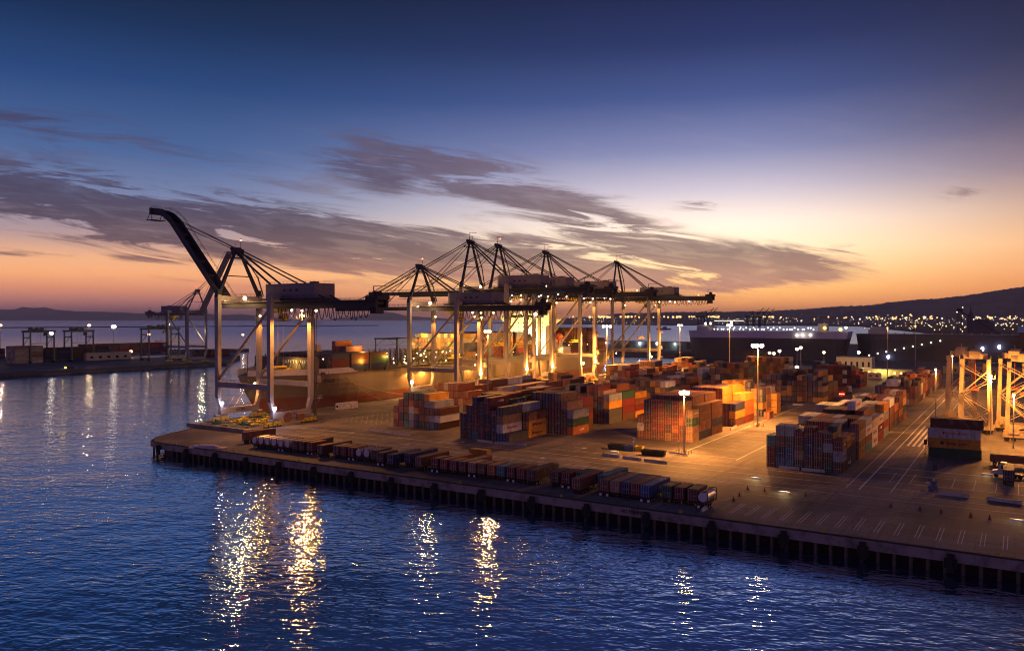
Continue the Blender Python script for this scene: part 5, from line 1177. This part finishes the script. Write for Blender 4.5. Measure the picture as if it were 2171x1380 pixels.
def rtg(x, y, z, label, span, base, H, m, rz=0.0, group='yard gantry cranes', detail=False):
    t = empty('yard_gantry', (x, y, z), label, 'gantry', group, rz); tp = 1.2
    for sx in (-1, 1):
        for sy in (-1, 1):
            b = MB(); b.beam((sx * span / 2, sy * base / 2, 2), (sx * span / 2, sy * (base / 2 - .6), H), tp, tp * 1.15, tp * .8, tp * .9); link('leg', b.mesh('leg', m), t)
        b = MB(); b.bx(sx * span / 2 - .6, sx * span / 2 + .6, -base / 2 - 1.2, base / 2 + 1.2, 1.4, 2.6); b.bx(sx * span / 2 - .45, sx * span / 2 + .45, -base / 2 + .5, base / 2 - .5, H - 5.4, H - 4.4) if not detail else None
        b.beam((sx * span / 2, -base / 2, 3), (sx * span / 2, base / 2, H * .55), .35); b.beam((sx * span / 2, base / 2 - .1, H * .55), (sx * span / 2, -base / 2 + .3, H - 2), .35)
        f = link('end_frame', b.mesh('end_frame', m), t)
        for k in (-1, -.6, .6, 1): w = MB(); w.tube((sx * span / 2 - .45, k * base / 2, .8), (sx * span / 2 + .45, k * base / 2, .8), .78, 12); link('wheel', w.mesh('wheel', RUB_), f)
    for sy in (-1, 1):
        b = MB(); b.bx(-span / 2 - 1.5, span / 2 + 1.5, sy * (base / 2 - .6) - .6, sy * (base / 2 - .6) + .6, H, H + 1.7); b.cur = 1; rail(b, (-span / 2 - 1.5, sy * (base / 2)), (span / 2 + 1.5, sy * (base / 2)), H + 1.7); link('girder', b.mesh('girder', [m, STEEL]), t)
    b = MB(); b.bx(-span * .25, span * .08, -base / 2 + 1, base / 2 - 1, H + 1.72, H + 3.6); b.tube((-2, -1.5, H + 4.2), (-2, 1.5, H + 4.2), .9, 10); b.bx(1.5, 4, -2, 1.5, H + 3.6, H + 5); b.beam((span * .3, 0, H + 1.7), (span * .3, 0, H + 6.5), .25); b.bx(-span * .4, -span * .3, -1.5, 2, H + 1.72, H + 4.4)
    link('trolley', b.mesh('trolley', m), t)
    b = MB(); b.bx(2, 4.5, -base / 2 + .2, -base / 2 + 2.6, H - 3.4, H - .2); b.cur = 1; b.bx(1.95, 4.55, -base / 2 + .15, -base / 2 + 1.6, H - 2.4, H - 1.2); link('operator_cab', b.mesh('operator_cab', [m, mat('dark_window', (.02, .02, .02))]), t)
    b = MB(); b.bx(-6.05, 6.05, -1.2, 1.2, H * .62, H * .62 + .5)
    for q in (-1, 1): b.beam((q * 1.5, 0, H * .62 + .5), (q * 1.5, 0, H), .12)
    link('spreader', b.mesh('spreader', mat('orange_paint', (.55, .12, .03))), t)
    if detail:
        b = MB(); n = 5
        for k in range(4):
            z0 = 3 + k * (H - 4) / 4; z1 = z0 + (H - 4) / 4; a = -base / 2 + (0 if k % 2 else base * .9); c = -base / 2 + (base * .9 if k % 2 else 0)
            b.beam((-span / 2 - 1.2, a, z0), (-span / 2 - 1.2, c, z1), .8, .15); b.beam((-span / 2 - 1.6, a, z0 + 1), (-span / 2 - 1.6, c, z1 + 1), .08); b.bx(-span / 2 - 1.7, -span / 2 - .7, c - .7, c + .7, z1 - .05, z1 + .05)
        link('stairs', b.mesh('stairs', m), t)
        b = MB(); b.bx(-span / 2 - 2, span / 2 + 2, -base / 2 - 1.4, -base / 2 - .2, H - 5.2, H - 5.0); rail(b, (-span / 2 - 2, -base / 2 - 1.4), (span / 2 + 2, -base / 2 - 1.4), H - 5.0)
        link('walkway', b.mesh('walkway', m), t)
        b = MB(); b.bx(-span / 2 - 1.4, -span / 2 - .6, base / 2 - 3.5, base / 2 - .5, 2.6, 5.6); link('power_cabinet', b.mesh('power_cabinet', m), t)
        b = MB(); b.bx(-span / 2 - .9, span / 2 + .9, -base / 2 - .3, -base / 2 - .1, H - 6.6, H - 5.3); link('warning_panel', b.mesh('warning_panel', mat('orange_panel', (.6, .17, .03), .6)), t)
    return t
GREEN = mat('green_gantry_paint', (.20, .22, .12), .6, dirt=.4)
rtg(408, 800, FPZ, 'green yard gantry at the far left, first of two side by side', 22, 14, 29, GREEN, 0, 'yard gantries on the left pier')
rtg(447, 800, FPZ, 'green yard gantry just right of the first one on the left pier', 22, 14, 29, GREEN, 0, 'yard gantries on the left pier')
rtg(505, 752, FPZ, 'wide green yard gantry behind the raised-boom crane on the left pier', 34, 14, 31, GREEN, 0, 'yard gantries on the left pier')
CREAM = mat('gantry_cream_paint', (.55, .43, .24), .6, dirt=.3, dscale=.4)
rtg(337, 14.0, 0, 'cream yard gantry with orange panel, left one at the right edge', 8, 9.5, 25, CREAM, 0, 'tall yard gantries at the right', True)
rtg(362, 20, 0, 'cream yard gantry partly hidden directly behind the left one', 8, 9.5, 25, CREAM, 0, 'tall yard gantries at the right', True)
rtg(322, -1.0, 0, 'cream yard gantry with zigzag stairs at the right picture edge', 9, 10, 25, CREAM, 0, 'tall yard gantries at the right', True)
rtg(348, 2, 0, 'cream yard gantry behind the one with zigzag stairs', 9, 10, 25, CREAM, 0, 'tall yard gantries at the right', True)
def left_building():
    b = empty('office_building', (468, 800, FPZ), 'low pale flat-roofed building on the left pier beside a lamp', 'building')
    m = MB(); m.bx(-18, 30, -8, 8, 0, 8); link('wall', m.mesh('wall', mat('pale_wall', (.55, .45, .32), .7, dirt=.3)), b)
    m = MB(); m.bx(-18.4, 30.4, -8.4, 8.4, 8.01, 8.5); link('roof', m.mesh('roof', DKCONC), b)
    for k in range(5):
        m = MB(); m.bx(-14 + k * 9, -11 + k * 9, -8.06, -8.01, 2, 4.4); link('window', m.mesh('window', mat('dark_window', (.02, .02, .02))), b)
left_building()
# ---------------------------------------------------------------- lamp masts
POLE = mat('galvanised_pole', (.30, .27, .25), .5, .5, dirt=.3)
HEAD = MB(); HEAD.tube((0, 0, -.25), (0, 0, .35), .55, 10, .35); HEAD.cur = 1; HEAD.ball((0, 0, -.55), .78, 10, 6); HM = HEAD.mesh('lamp_head', [POLE, emit('mast_glow', (1, .60, .28), 12)])
HEADW = MB(); HEADW.tube((0, 0, -.25), (0, 0, .35), .55, 10, .35); HEADW.cur = 1; HEADW.ball((0, 0, -.55), .78, 10, 6); HMW = HEADW.mesh('lamp_head', [POLE, emit('mast_glow_pink', (1, .72, .48), 22)])
HEADO = MB(); HEADO.tube((0, 0, -.9), (0, 0, .35), .42, 10, .3); HEADO.cur = 1; HEADO.tube((0, 0, -1.9), (0, 0, -.9), .38, 8, .4); HMO = HEADO.mesh('lamp_head', [POLE, emit('hooded_glow', (1, .60, .18), 5)])
def mast(X, Y, H, label, n=4, power=30000, r=1.6, heads=None, col=SODIUM, group='tall lamp masts in the yard', guard=False, z=0.0, sc=1.0, pt=False):
    t = empty('lamp_mast', (X, Y, z), label, 'lamp mast', group)
    m = MB(); m.tube((0, 0, 0), (0, 0, H), .32, 10, .16); m.tube((0, 0, 0), (0, 0, 1.2), .5, 10)
    m.tube((-r, 0, H - .4), (r, 0, H - .4), .08, 5); m.tube((0, -r, H - .4), (0, r, H - .4), .08, 5); m.tube((0, -.3, H * .85), (-1.6, -.9, H * .85), .07, 5)
    link('pole', m.mesh('pole', POLE), t)
    for k in range(n):
        a = 2 * math.pi * k / n + .5; link('lamp_head', heads or HM, t, (r * math.cos(a), r * math.sin(a), H)).scale = (sc, sc, sc)
    if power:
        if pt: plight(t, (0, 0, H - 1.9), power, (1, .52, .26), .8)
        for a in () if pt else (0, 2.1, 4.2): spot(t, (r * .9 * math.cos(a), r * .9 * math.sin(a), H - 1.7), power / 3, col, 166, .45)
    if guard:
        for k in range(6):
            a = 2 * math.pi * k / 6; g = MB(); g.tube((2.2 * math.cos(a), 2.2 * math.sin(a), 0), (2.2 * math.cos(a), 2.2 * math.sin(a), 1.3), .12, 6); link('guard_post', g.mesh('guard_post', mat('yellow_iron', (.45, .33, .04))), t)
    return t
mast(234.6, 86.8, 19.2, 'twin-headed lamp mast in front of the great container block', 3, 95000, 1.0, HM, guard=True)
mast(308.3, 84.8, 31.5, 'brightest lamp mast, standing beside the glowing orange containers', 5, 300000, 1.7, HMW, guard=True)
mast(252, 171, 36.8, 'tall lamp mast between the first two container lanes', 3, 45000, 1.0, sc=.75)
mast(466, 224, 37, 'tall lamp mast with a broad bright cluster near the stepped block', 6, 480000, 2.6, HMW)
mast(590.7, 222, 37, 'distant lamp mast left of the car carrier', 3, 280000, 1.5)
mast(611, 189.6, 37, 'distant lamp mast against the middle of the car carrier', 4, 280000, 1.6, HMW)
mast(572, 73.5, 36.8, 'hooded lamp mast rising from the low container row', 1, 60000, .3, HMO)
mast(790, 79, 37, 'hooded lamp mast farther back, right of the other hooded one', 1, 9000, .3, HMO, sc=1.4)
mast(430, 45, 30, 'lamp mast standing in the truck-lane row by the gantries', 3, 60000, 1.2, HMO) if False else None
# lamps beyond the yard end
for i, (px, py, d, nm) in enumerate(((1632, 746, 700, 'first'), (1641, 747, 690, 'second'), (1653, 742, 690, 'third'), (1690, 738, 720, 'fourth'), (1698, 735, 720, 'fifth'), (1747, 745, 720, 'sixth'), (1821, 745, 700, 'seventh'))):
    X, Y, Z = at_d(px, d, py); mast(X, Y, Z, f'short lamp post by the basin, {nm} from the left in the row', 1, 7000 if i in (3, 6) else 0, .3, HM if i in (0, 1, 5) else HMW, group='lamp posts by the basin', sc=1.6)
for i, (px, py, d) in enumerate(((1672, 774, 620), (1690, 776, 620))):
    X, Y, Z = at_d(px, d, py); mast(X, Y, Z, f"low {'left' if i == 0 else 'right'} lamp of the close pair shining over the yard end", 1, 70000, .3, HM, group='paired low lamps', sc=1.8)
# left pier masts
for i, (px, py, d, w) in enumerate(((189, 688, 960, 'second'), (241, 690, 930, 'brightest, third'), (110, 703, 900, 'low bright one, first'), (315, 707, 930, 'fourth'), (357, 686, 1010, 'fifth'), (277, 743, 880, 'short one by the pale building'), (515, 708, 1150, 'last one on the outer tip'), (1, 688, 1000, 'one cut by the picture edge'))):
    X, Y, Z = at_d(px, d, py); big = i in (1, 2)
    mast(X, Y, Z - FPZ, f'lamp mast on the left pier, {w}', 4 if big else 2, 300000 if i == 1 else (130000 if i in (0, 2, 7) else 16000), .7, HMW if big else HM, WARM, 'lamp masts on the left pier', z=FPZ, pt=True, sc=2.5 if big else 1.7)

# ---------------------------------------------------------------- barriers, kerbs, signs, skips, trucks
def barrier_mesh(L, name='barrier'):
    m = MB(); n = max(1, int(L / 3.05))
    for k in range(n):
        x = -L / 2 + k * L / n; w = L / n - .06
        prof = [(-.3, 0), (.3, 0), (.3, .12), (.12, .36), (.08, .82), (-.08, .82), (-.12, .36), (-.3, .12)]; c = len(prof)
        m.add([(x, y, z) for y, z in prof] + [(x + w, y, z) for y, z in prof], [tuple(range(c)), tuple(range(2 * c - 1, c - 1, -1))] + [(i, c + i, c + (i + 1) % c, (i + 1) % c) for i in range(c)])
    return m.mesh(name, BARM)
BARM = mat('barrier_white', (.42, .39, .37), .7, dirt=.5, dscale=.8, dcol=(.15, .12, .1, 1))
def barrier(p, q, label, hgt=1.0, grp='concrete barriers'):
    a, b = px2g(*p), px2g(*q); L = math.dist(a, b)
    o = link('concrete_barrier', barrier_mesh(L), None, ((a[0] + b[0]) / 2, (a[1] + b[1]) / 2, .006), math.atan2(b[1] - a[1], b[0] - a[0])); o.scale[2] = hgt; return tag(o, label, 'barrier', grp)
barrier((783, 913), (872, 925), 'low white kerb block in front of the block by the crane quay')
barrier((1012, 936), (1043, 940), 'left white barrier at foot of the dark block'); barrier((1047, 941), (1115, 945), 'right white barrier at foot of the dark block')
barrier((1277, 966), (1315, 971), 'left one of three grey barriers before the skips'); barrier((1321, 972), (1361, 977), 'middle one of three grey barriers before the skips'); barrier((1366, 978), (1414, 984), 'right one of three grey barriers before the skips')
barrier((1418, 962), (1458, 968), 'short barrier at the foot of the twin-headed mast'); barrier((1652, 993), (1696, 997), 'left white barrier at foot of the right-hand block'); barrier((1700, 998), (1750, 1002), 'right white barrier at foot of the right-hand block')
barrier((1549, 912), (1562, 905), 'pale block at corner of the block by the brightest mast'); barrier((1625, 880), (1634, 875), 'pale block at the navy container corner'); barrier((1681, 859), (1704, 860), 'long pale block on the asphalt behind the golden corner'); barrier((1706, 850), (1733, 852), 'long pale block at foot of the dark mid-yard block'); barrier((1822, 802), (1842, 803), 'small pale block at the far aisle end')
barrier((1990, 1048), (2056, 1056), 'grey barrier left of two near the parking bays'); barrier((2095, 1060), (2170, 1070), 'grey barrier right of two near the parking bays')
barrier((1488, 1086), (1508, 1074), 'single white barrier beside the pale tank container')
def lowwall():
    m = MB(); m.bx(191.2, 192.2, 236, 268.5, 0, 1.5); m.bx(192.2, 196, 236, 268.5, 0, .9); m.bx(192.2, 215, 268.6, 269, 0, .5)
    tag(link('retaining_step', m.mesh('retaining_step', CONC)), 'long concrete step wall between the pier tip and the crane quay', 'step wall')
    m = MB(); m.bx(-6, 6, -1.4, 1.4, 0, .35); m.bx(-5, 4, -1.1, 1.0, .35, .75); m.bx(-3, 3, -.8, .8, .75, 1.05)
    tag(link('material_pile', m.mesh('material_pile', mat('pale_sheet', (.55, .5, .5), .8)), None, (*px2g(440, 950), .004), -1.2), 'flat pile of pale sheeting lying on the pier tip', 'pile')
    m = MB(); 
    for k in range(3): m.tube((-.4, -1.5 + k * 1.5, .5), (.4, -1.5 + k * 1.5, .5), .5, 10)
    m.bx(-.5, .5, -2, 2, .5, 1.1)
    tag(link('bollard_block', m.mesh('bollard_block', YELM), None, (194, 240, .004)), 'small yellow iron mooring block beside the concrete step', 'mooring block')
lowwall()
def skip(px, py, L, label, col):
    m = MB(); w = 2.4; h = 1.7
    m.add([(-L / 2 + .4, -w / 2 + .2, .1), (L / 2 - .4, -w / 2 + .2, .1), (L / 2 - .4, w / 2 - .2, .1), (-L / 2 + .4, w / 2 - .2, .1), (-L / 2, -w / 2, h), (L / 2, -w / 2, h), (L / 2, w / 2, h), (-L / 2, w / 2, h),
           (-L / 2 + .15, -w / 2 + .15, h), (L / 2 - .15, -w / 2 + .15, h), (L / 2 - .15, w / 2 - .15, h), (-L / 2 + .15, w / 2 - .15, h), (-L / 2 + .5, -w / 2 + .3, .3), (L / 2 - .5, -w / 2 + .3, .3), (L / 2 - .5, w / 2 - .3, .3), (-L / 2 + .5, w / 2 - .3, .3)],
          [(3, 2, 1, 0), (0, 1, 5, 4), (1, 2, 6, 5), (2, 3, 7, 6), (3, 0, 4, 7), (4, 5, 9, 8), (5, 6, 10, 9), (6, 7, 11, 10), (7, 4, 8, 11), (8, 9, 13, 12), (9, 10, 14, 13), (10, 11, 15, 14), (11, 8, 12, 15), (12, 13, 14, 15)])
    for k in range(int(L / 1.2)): m.bx(-L / 2 + .5 + k * 1.2, -L / 2 + .62 + k * 1.2, -w / 2 - .08, -w / 2 - .0, .3, h - .1)
    X, Y = px2g(px, py); tag(link('waste_skip', m.mesh('waste_skip', mat('skip_' + col, {'black': (.03, .03, .03), 'blue': (.03, .05, .2), 'yellow': (.4, .3, .05)}[col], .7, dirt=.4)), None, (X, Y, .004), -math.pi / 2 + .05), label, 'skip', 'waste skips by the mast')
skip(1311, 953, 6.5, 'open black skip at the left end of the skip group', 'black'); skip(1386, 966, 7.5, 'long black skip nearest the twin-headed mast', 'black'); skip(1336, 956, 3.4, 'small blue skip in the middle of the skip group', 'blue'); skip(1356, 957, 2.6, 'small yellow skip next to the blue one', 'yellow')
def sign(px, py, H, label, w=.9, hh=1.2, col=(.6, .6, .55), txt=None):
    X, Y = px2g(px, py); t = empty('sign_post', (X, Y, 0), label, 'sign', 'sign posts'); m = MB(); m.tube((0, 0, 0), (0, 0, H), .07, 6); m.tube((0, 0, 0), (0, 0, .25), .4, 8); link('post', m.mesh('post', POLE), t)
    m = MB(); m.bx(-.1, -.07, -w / 2, w / 2, H - hh, H); p = link('sign_board', m.mesh('sign_board', mat('sign_%d' % int(col[0] * 100), col, .6)), t)
    if txt: l = link('lettering', text_mesh(txt, 1.0, BLK), p, (-.13, 0, H - hh / 2)); l.rotation_euler = (math.pi / 2, 0, -math.pi / 2)
sign(1344, 960, 4.6, 'white lettered sign on a thin post behind the skips', 1.0, 1.4, txt='P1'); sign(1439, 962, 4.0, 'thin post left of the twin-headed mast', .3, .4); sign(1963, 962, 4.4, 'dark sign left of the four-high sideways stack', .9, 1.6, (.05, .05, .05)); sign(1984, 1030, 5.2, 'dark traffic sign post in the open lane at right', 1.0, 1.5, (.05, .05, .05))
def cone(px, py, i):
    X, Y = px2g(px, py); m = MB(); m.tube((0, 0, .04), (0, 0, .75), .2, 8, .04); m.bx(-.25, .25, -.25, .25, 0, .05)
    return tag(link('traffic_cone', CONEM, None, (X, Y, .012)), f'traffic cone beside the yellow line, {ORD[i]} from the left', 'cone', 'cones along the yellow line')
m = MB(); m.tube((0, 0, .05), (0, 0, 1.0), .28, 8, .05); m.bx(-.35, .35, -.35, .35, 0, .05); CONEM = m.mesh('traffic_cone', mat('cone_orange', (.2, .04, .02), .7))
for i, (x, y) in enumerate(((1556, 1062), (1569, 1052), (1586, 1038), (1622, 1042), (1709, 1052), (1890, 1075), (1952, 1082), (1997, 1088), (2060, 1096), (2100, 1102))): cone(x, y, i)
# lit roadside lamps low on the asphalt
for i, (x, y, nm) in enumerate(((1603, 1016, 'left of the right-hand block corner'), (1663, 1046, 'by the yellow corner line'), (2160, 1106, 'by the right edge'), (1304, 960, 'left of the skips'), (2095, 1008, 'near the black trailer'))):
    X, Y = px2g(x, y); t = empty('ground_lamp', (X, Y, .02), 'small amber lamp standing low on the asphalt ' + nm, 'lamp', 'low amber lamps'); m = MB(); m.bx(-.25, .25, -1.3, 1.3, 0, .45); link('housing', m.mesh('housing', mat('white_lettering', (.8, .8, .78))), t)
    plight(t, (-.2, 0, 1.6), 350 if i < 2 else 160, (1, .7, .3), .3)
# straddle of crossed boards near the sign
X, Y = px2g(1980, 1040); m = MB(); m.beam((-.8, -1, .2), (.6, .8, 2.6), .9, .2); m.beam((.6, 1, .6), (-.4, -.6, 2.2), .8, .2); m.bx(-1.4, -.3, -.2, .9, 0, 1.3); tag(link('barricade', m.mesh('barricade', mat('barricade_blue', (.10, .12, .18), .6)), None, (X, Y, .01)), 'toppled white and blue road barricade beside the sign post', 'barricade')

def truck(px, py, rz, label, cabcol, load=None, tail=False):
    X, Y = px2g(px, py); t = empty('truck_tractor', (X, Y, 0.005), label, 'truck', 'trucks in the yard', rz)
    m = MB(); prof = [(0, .9), (0, 3.1), (.5, 3.9), (1.7, 3.9), (2.1, 2.6), (2.4, 1.9), (3.6, 1.7), (3.8, .7), (.0, .7)]; n = len(prof)
    m.add([(x, -1.15, z) for x, z in prof] + [(x, 1.15, z) for x, z in prof], [tuple(range(n)), tuple(range(2 * n - 1, n - 1, -1))] + [(i, (i + 1) % n, n + (i + 1) % n, n + i) for i in range(n)])
    link('cab', m.mesh('cab', mat('cab_' + cabcol, {'white': (.6, .58, .56), 'dark': (.08, .08, .09)}[cabcol], .35, dirt=.1)), t)
    m = MB(); m.add([(2.03, -1.0, 2.75), (2.03, 1.0, 2.75), (1.78, 1.0, 3.6), (1.78, -1.0, 3.6)], [(0, 1, 2, 3)]); m.bx(.9, 1.6, -1.17, -1.151, 2.3, 3.1); m.bx(.9, 1.6, 1.151, 1.17, 2.3, 3.1); link('windscreen', m.mesh('windscreen', mat('dark_window', (.02, .02, .02))), t)
    m = MB(); m.bx(-3.4, 3.5, -.45, .45, .7, .95); m.bx(-2.8, -1.2, -.6, .6, .96, 1.15); link('chassis', m.mesh('chassis', STEEL), t)
    for x in (2.7, -1.4, -2.6):
        for s in (-1, 1): w = MB(); w.tube((x, s * 1.15, .5), (x, s * .75, .5), .5, 12); link('wheel', w.mesh('wheel', RUB_), t)
    return t
t1 = truck(2140, 1013, -math.pi / 2 - .1 + math.pi, 'white truck cab parked at the right edge before the gantries', 'white')
def boxload(px, py, label, col, L, rz, grp=None):
    X, Y = px2g(px, py); ch = empty('chassis_trailer', (X, Y, 0), 'dark chassis under the ' + label, 'trailer', 'trailers parked at the right', rz)
    if L not in CHM: CHM[L] = chassis_mesh(L)
    link('frame', CHM[L], ch)
    for a in (1.2, 2.5): link('axle', AX, ch, (a, 0, 0))
    o = link('container', BODY[(L, 2.59)], None, (X, Y, 1.21), rz); o.color = (*PAL[col], 1); d = link('door', DOOR[2.59], o); d.color = o.color
    tag(o, label, 'container', 'containers parked at the right')
X, Y = px2g(2160, 1030)
boxload(2140, 1030, 'long black container on a trailer cut by the right edge', 'dark grey', 12.19, 0)
o = empty('chassis_trailer', (*px2g(2100, 985), 0), 'empty low trailer between the sideways stack and the white truck', 'trailer', 'trailers parked at the right', -math.pi / 2); link('frame', CHM[12.19], o)
for a in (1.2, 2.5): link('axle', AX, o, (a, 0, 0))
m = MB(); m.bx(0, 12.2, -1.2, -1.1, 1.21, 2.9); m.bx(0, 12.2, 1.1, 1.2, 1.21, 2.9); m.bx(0, .1, -1.1, 1.1, 1.21, 2.9); m.bx(12.1, 12.2, -1.1, 1.1, 1.21, 2.9); m.bx(.1, 12.1, -1.1, 1.1, 1.21, 1.3); link('side_boards', m.mesh('side_boards', RUSTM), o)
# truck driving away with red tail lights
t2 = truck(1800, 834, 0.06, 'container truck driving away with glowing red tail lights in the far aisle', 'white')
X, Y = px2g(1795, 834); o = link('container', BODY[(12.19, 2.59)], None, (X - 13.5, Y, 1.21), .0); o.color = (*PAL['dark brown'], 1); d = link('door', DOOR[2.59], o); d.color = o.color; tag(o, 'dark container riding on the trailer with red tail lights', 'container', 'containers standing alone')
ch = empty('chassis_trailer', (X - 13.5, Y, 0), 'trailer with red tail lights behind the moving truck', 'trailer', None); link('frame', CHM[12.19], ch)
for a in (1.2, 2.5): link('axle', AX, ch, (a, 0, 0))
m = MB(); m.box(0, 0, 0, .2, .7, .45); TL = m.mesh('tail_light', emit('tail_red', (1, .05, .02), 30))
for y in (-.95, 0, .95): link('tail_light', TL, ch, (-.2, y, .75))
plight(ch, (-1.2, 0, .9), 160, (1, .05, .02), .3)
# pickup by the left pier edge with headlights
X, Y = px2g(130, 779, 0); t = empty('pickup_truck', (X, Y - 14, FPZ), 'small truck with yellow headlights driving along the left pier edge', 'truck', None, math.pi)
m = MB(); m.prism([(-4, -1.1), (4, -1.1), (4, 1.1), (-4, 1.1)], .6, 1.4); m.bx(1, 3.4, -1, 1, 1.41, 2.6); link('body', m.mesh('body', mat('cab_dark', (.08, .08, .09))), t)
m = MB(); m.ball((0, 0, 0), .5, 8, 5); HLm = m.mesh('headlight', emit('headlight_yellow', (1, .7, .15), 5))
for y in (-.8, .8): link('headlight', HLm, t, (4.2, y, 1.1))
for x in (-2.6, 2.6):
    for s in (-1, 1): w = MB(); w.tube((x, s * 1.1, .45), (x, s * .75, .45), .45, 10); link('wheel', w.mesh('wheel', RUB_), t)
plight(t, (6, -.5, 1.6), 120, YEL, .4)
# far end buildings and sheds in the yard
def shed(X, Y, L, Wd, H, label, col, lit=None, door=True):
    b = empty('site_office', (X, Y, .004), label, 'building', 'low buildings at the yard end'); m = MB(); m.bx(0, L, 0, Wd, 0, H); link('wall', m.mesh('wall', mat('wall_%d' % int(col[1] * 100), col, .7, dirt=.25)), b)
    m = MB(); m.bx(-.3, L + .3, -.3, Wd + .3, H + .005, H + .4); link('roof', m.mesh('roof', mat('roof_grey', (.3, .28, .28), .7)), b)
    k = 1.5
    while k < Wd - 2.5: m = MB(); m.bx(-.06, -.01, k, k + 1.4, H * .35, H * .7); link('window', m.mesh('window', mat('dark_window', (.02, .02, .02)) if not lit else emit('lit_window', (1, .66, .2), 3.0)), b); k += 4.2
    return b
shed(676, 98, 16, 26, 11, 'tall cream building at the end of the far aisle', (.55, .46, .36)); shed(632, 66, 8, 34, 4.6, 'long low shed with lit yellow front at the yard end', (.50, .40, .18), True); shed(604, 82, 4, 18, 3.4, 'low pale wall-like cabin before the lit shed', (.45, .38, .30))
b = shed(690, -40, 10, 90, 5, 'long dim shed behind the yard gantries', (.25, .2, .18))
plight(None, (626, 84, 6.5), 9000, (1, .72, .22), .5, 'shed_light'); plight(None, (640, 100, 12), 9000, (1, .7, .3), .5, 'shed_light')
# yard floodlighting carried by the gantries at the right
for (x, y, z, p) in ((329, 9, 21, 34000), (314, -8, 21, 40000), (300, 2, 17, 34000), (376, 30, 20, 22000), (470, 30, 22, 40000), (530, 30, 24, 40000)):
    t = empty('work_light', (x, y, z), f"sodium work light {['low on the left gantry', 'on the gantry cut by the edge', 'between the yard gantries', 'behind the left gantry', 'over the truck lane', 'far down the truck lane'][[329, 314, 300, 376, 470, 530].index(x)]}", 'work light', 'work lights at the right')
    link('lamp_head', FL['ssod'], t); plight(t, (-.8, -.8, -1.4), p, SODIUM, .5)
    if True: m = MB(); m.tube((0, 0, -z), (0, 0, -.1), .2, 8); link('pole', m.mesh('pole', POLE), t)
# a few more vehicles on the apron between the crane rails
for i, (x, y, rz) in enumerate(((262, 246, 0.0), (392, 252, .02), (444, 249, 0))):
    t = empty('truck_tractor', (x, y, .005), ['truck cab waiting on the apron', 'truck cab under the two tall middle cranes', 'truck cab near the fourth crane'][i], 'truck', 'trucks in the yard', rz) if i else None
    if not i: continue
    m = MB(); m.bx(0, 2.2, -1.2, 1.2, .7, 3.0); m.bx(2.2, 3.2, -1.1, 1.1, .7, 1.7); m.bx(-3.5, 0, -.5, .5, .7, 1.0); link('cab', m.mesh('cab', mat('cab_white', (.6, .58, .56))), t)
    for xx in (2.3, -2.2):
        for s in (-1, 1): w = MB(); w.tube((xx, s * 1.15, .5), (xx, s * .75, .5), .5, 12); link('wheel', w.mesh('wheel', RUB_), t)
# ---------------------------------------------------------------- haze
def build_haze():
    mb = MB(); mb.bx(-3000, 49000, -36000, 50000, WZ - 12, 620)
    m = bpy.data.materials.new('haze'); m.use_nodes = True; q = N(m.node_tree)
    for n in list(q.nodes): q.nodes.remove(n)
    o = q.new('ShaderNodeOutputMaterial'); v = q.new('ShaderNodeVolumePrincipled'); v.inputs['Density'].default_value = 2.8e-5; v.inputs['Color'].default_value = (.92, .90, .96, 1); v.inputs['Anisotropy'].default_value = .6
    q.links.new(v.outputs[0], o.inputs['Volume'])
    tag(link('haze', mb.mesh('haze', m)), 'thin dusk haze over the harbour and the far hills', 'haze', kind='stuff')
build_haze()
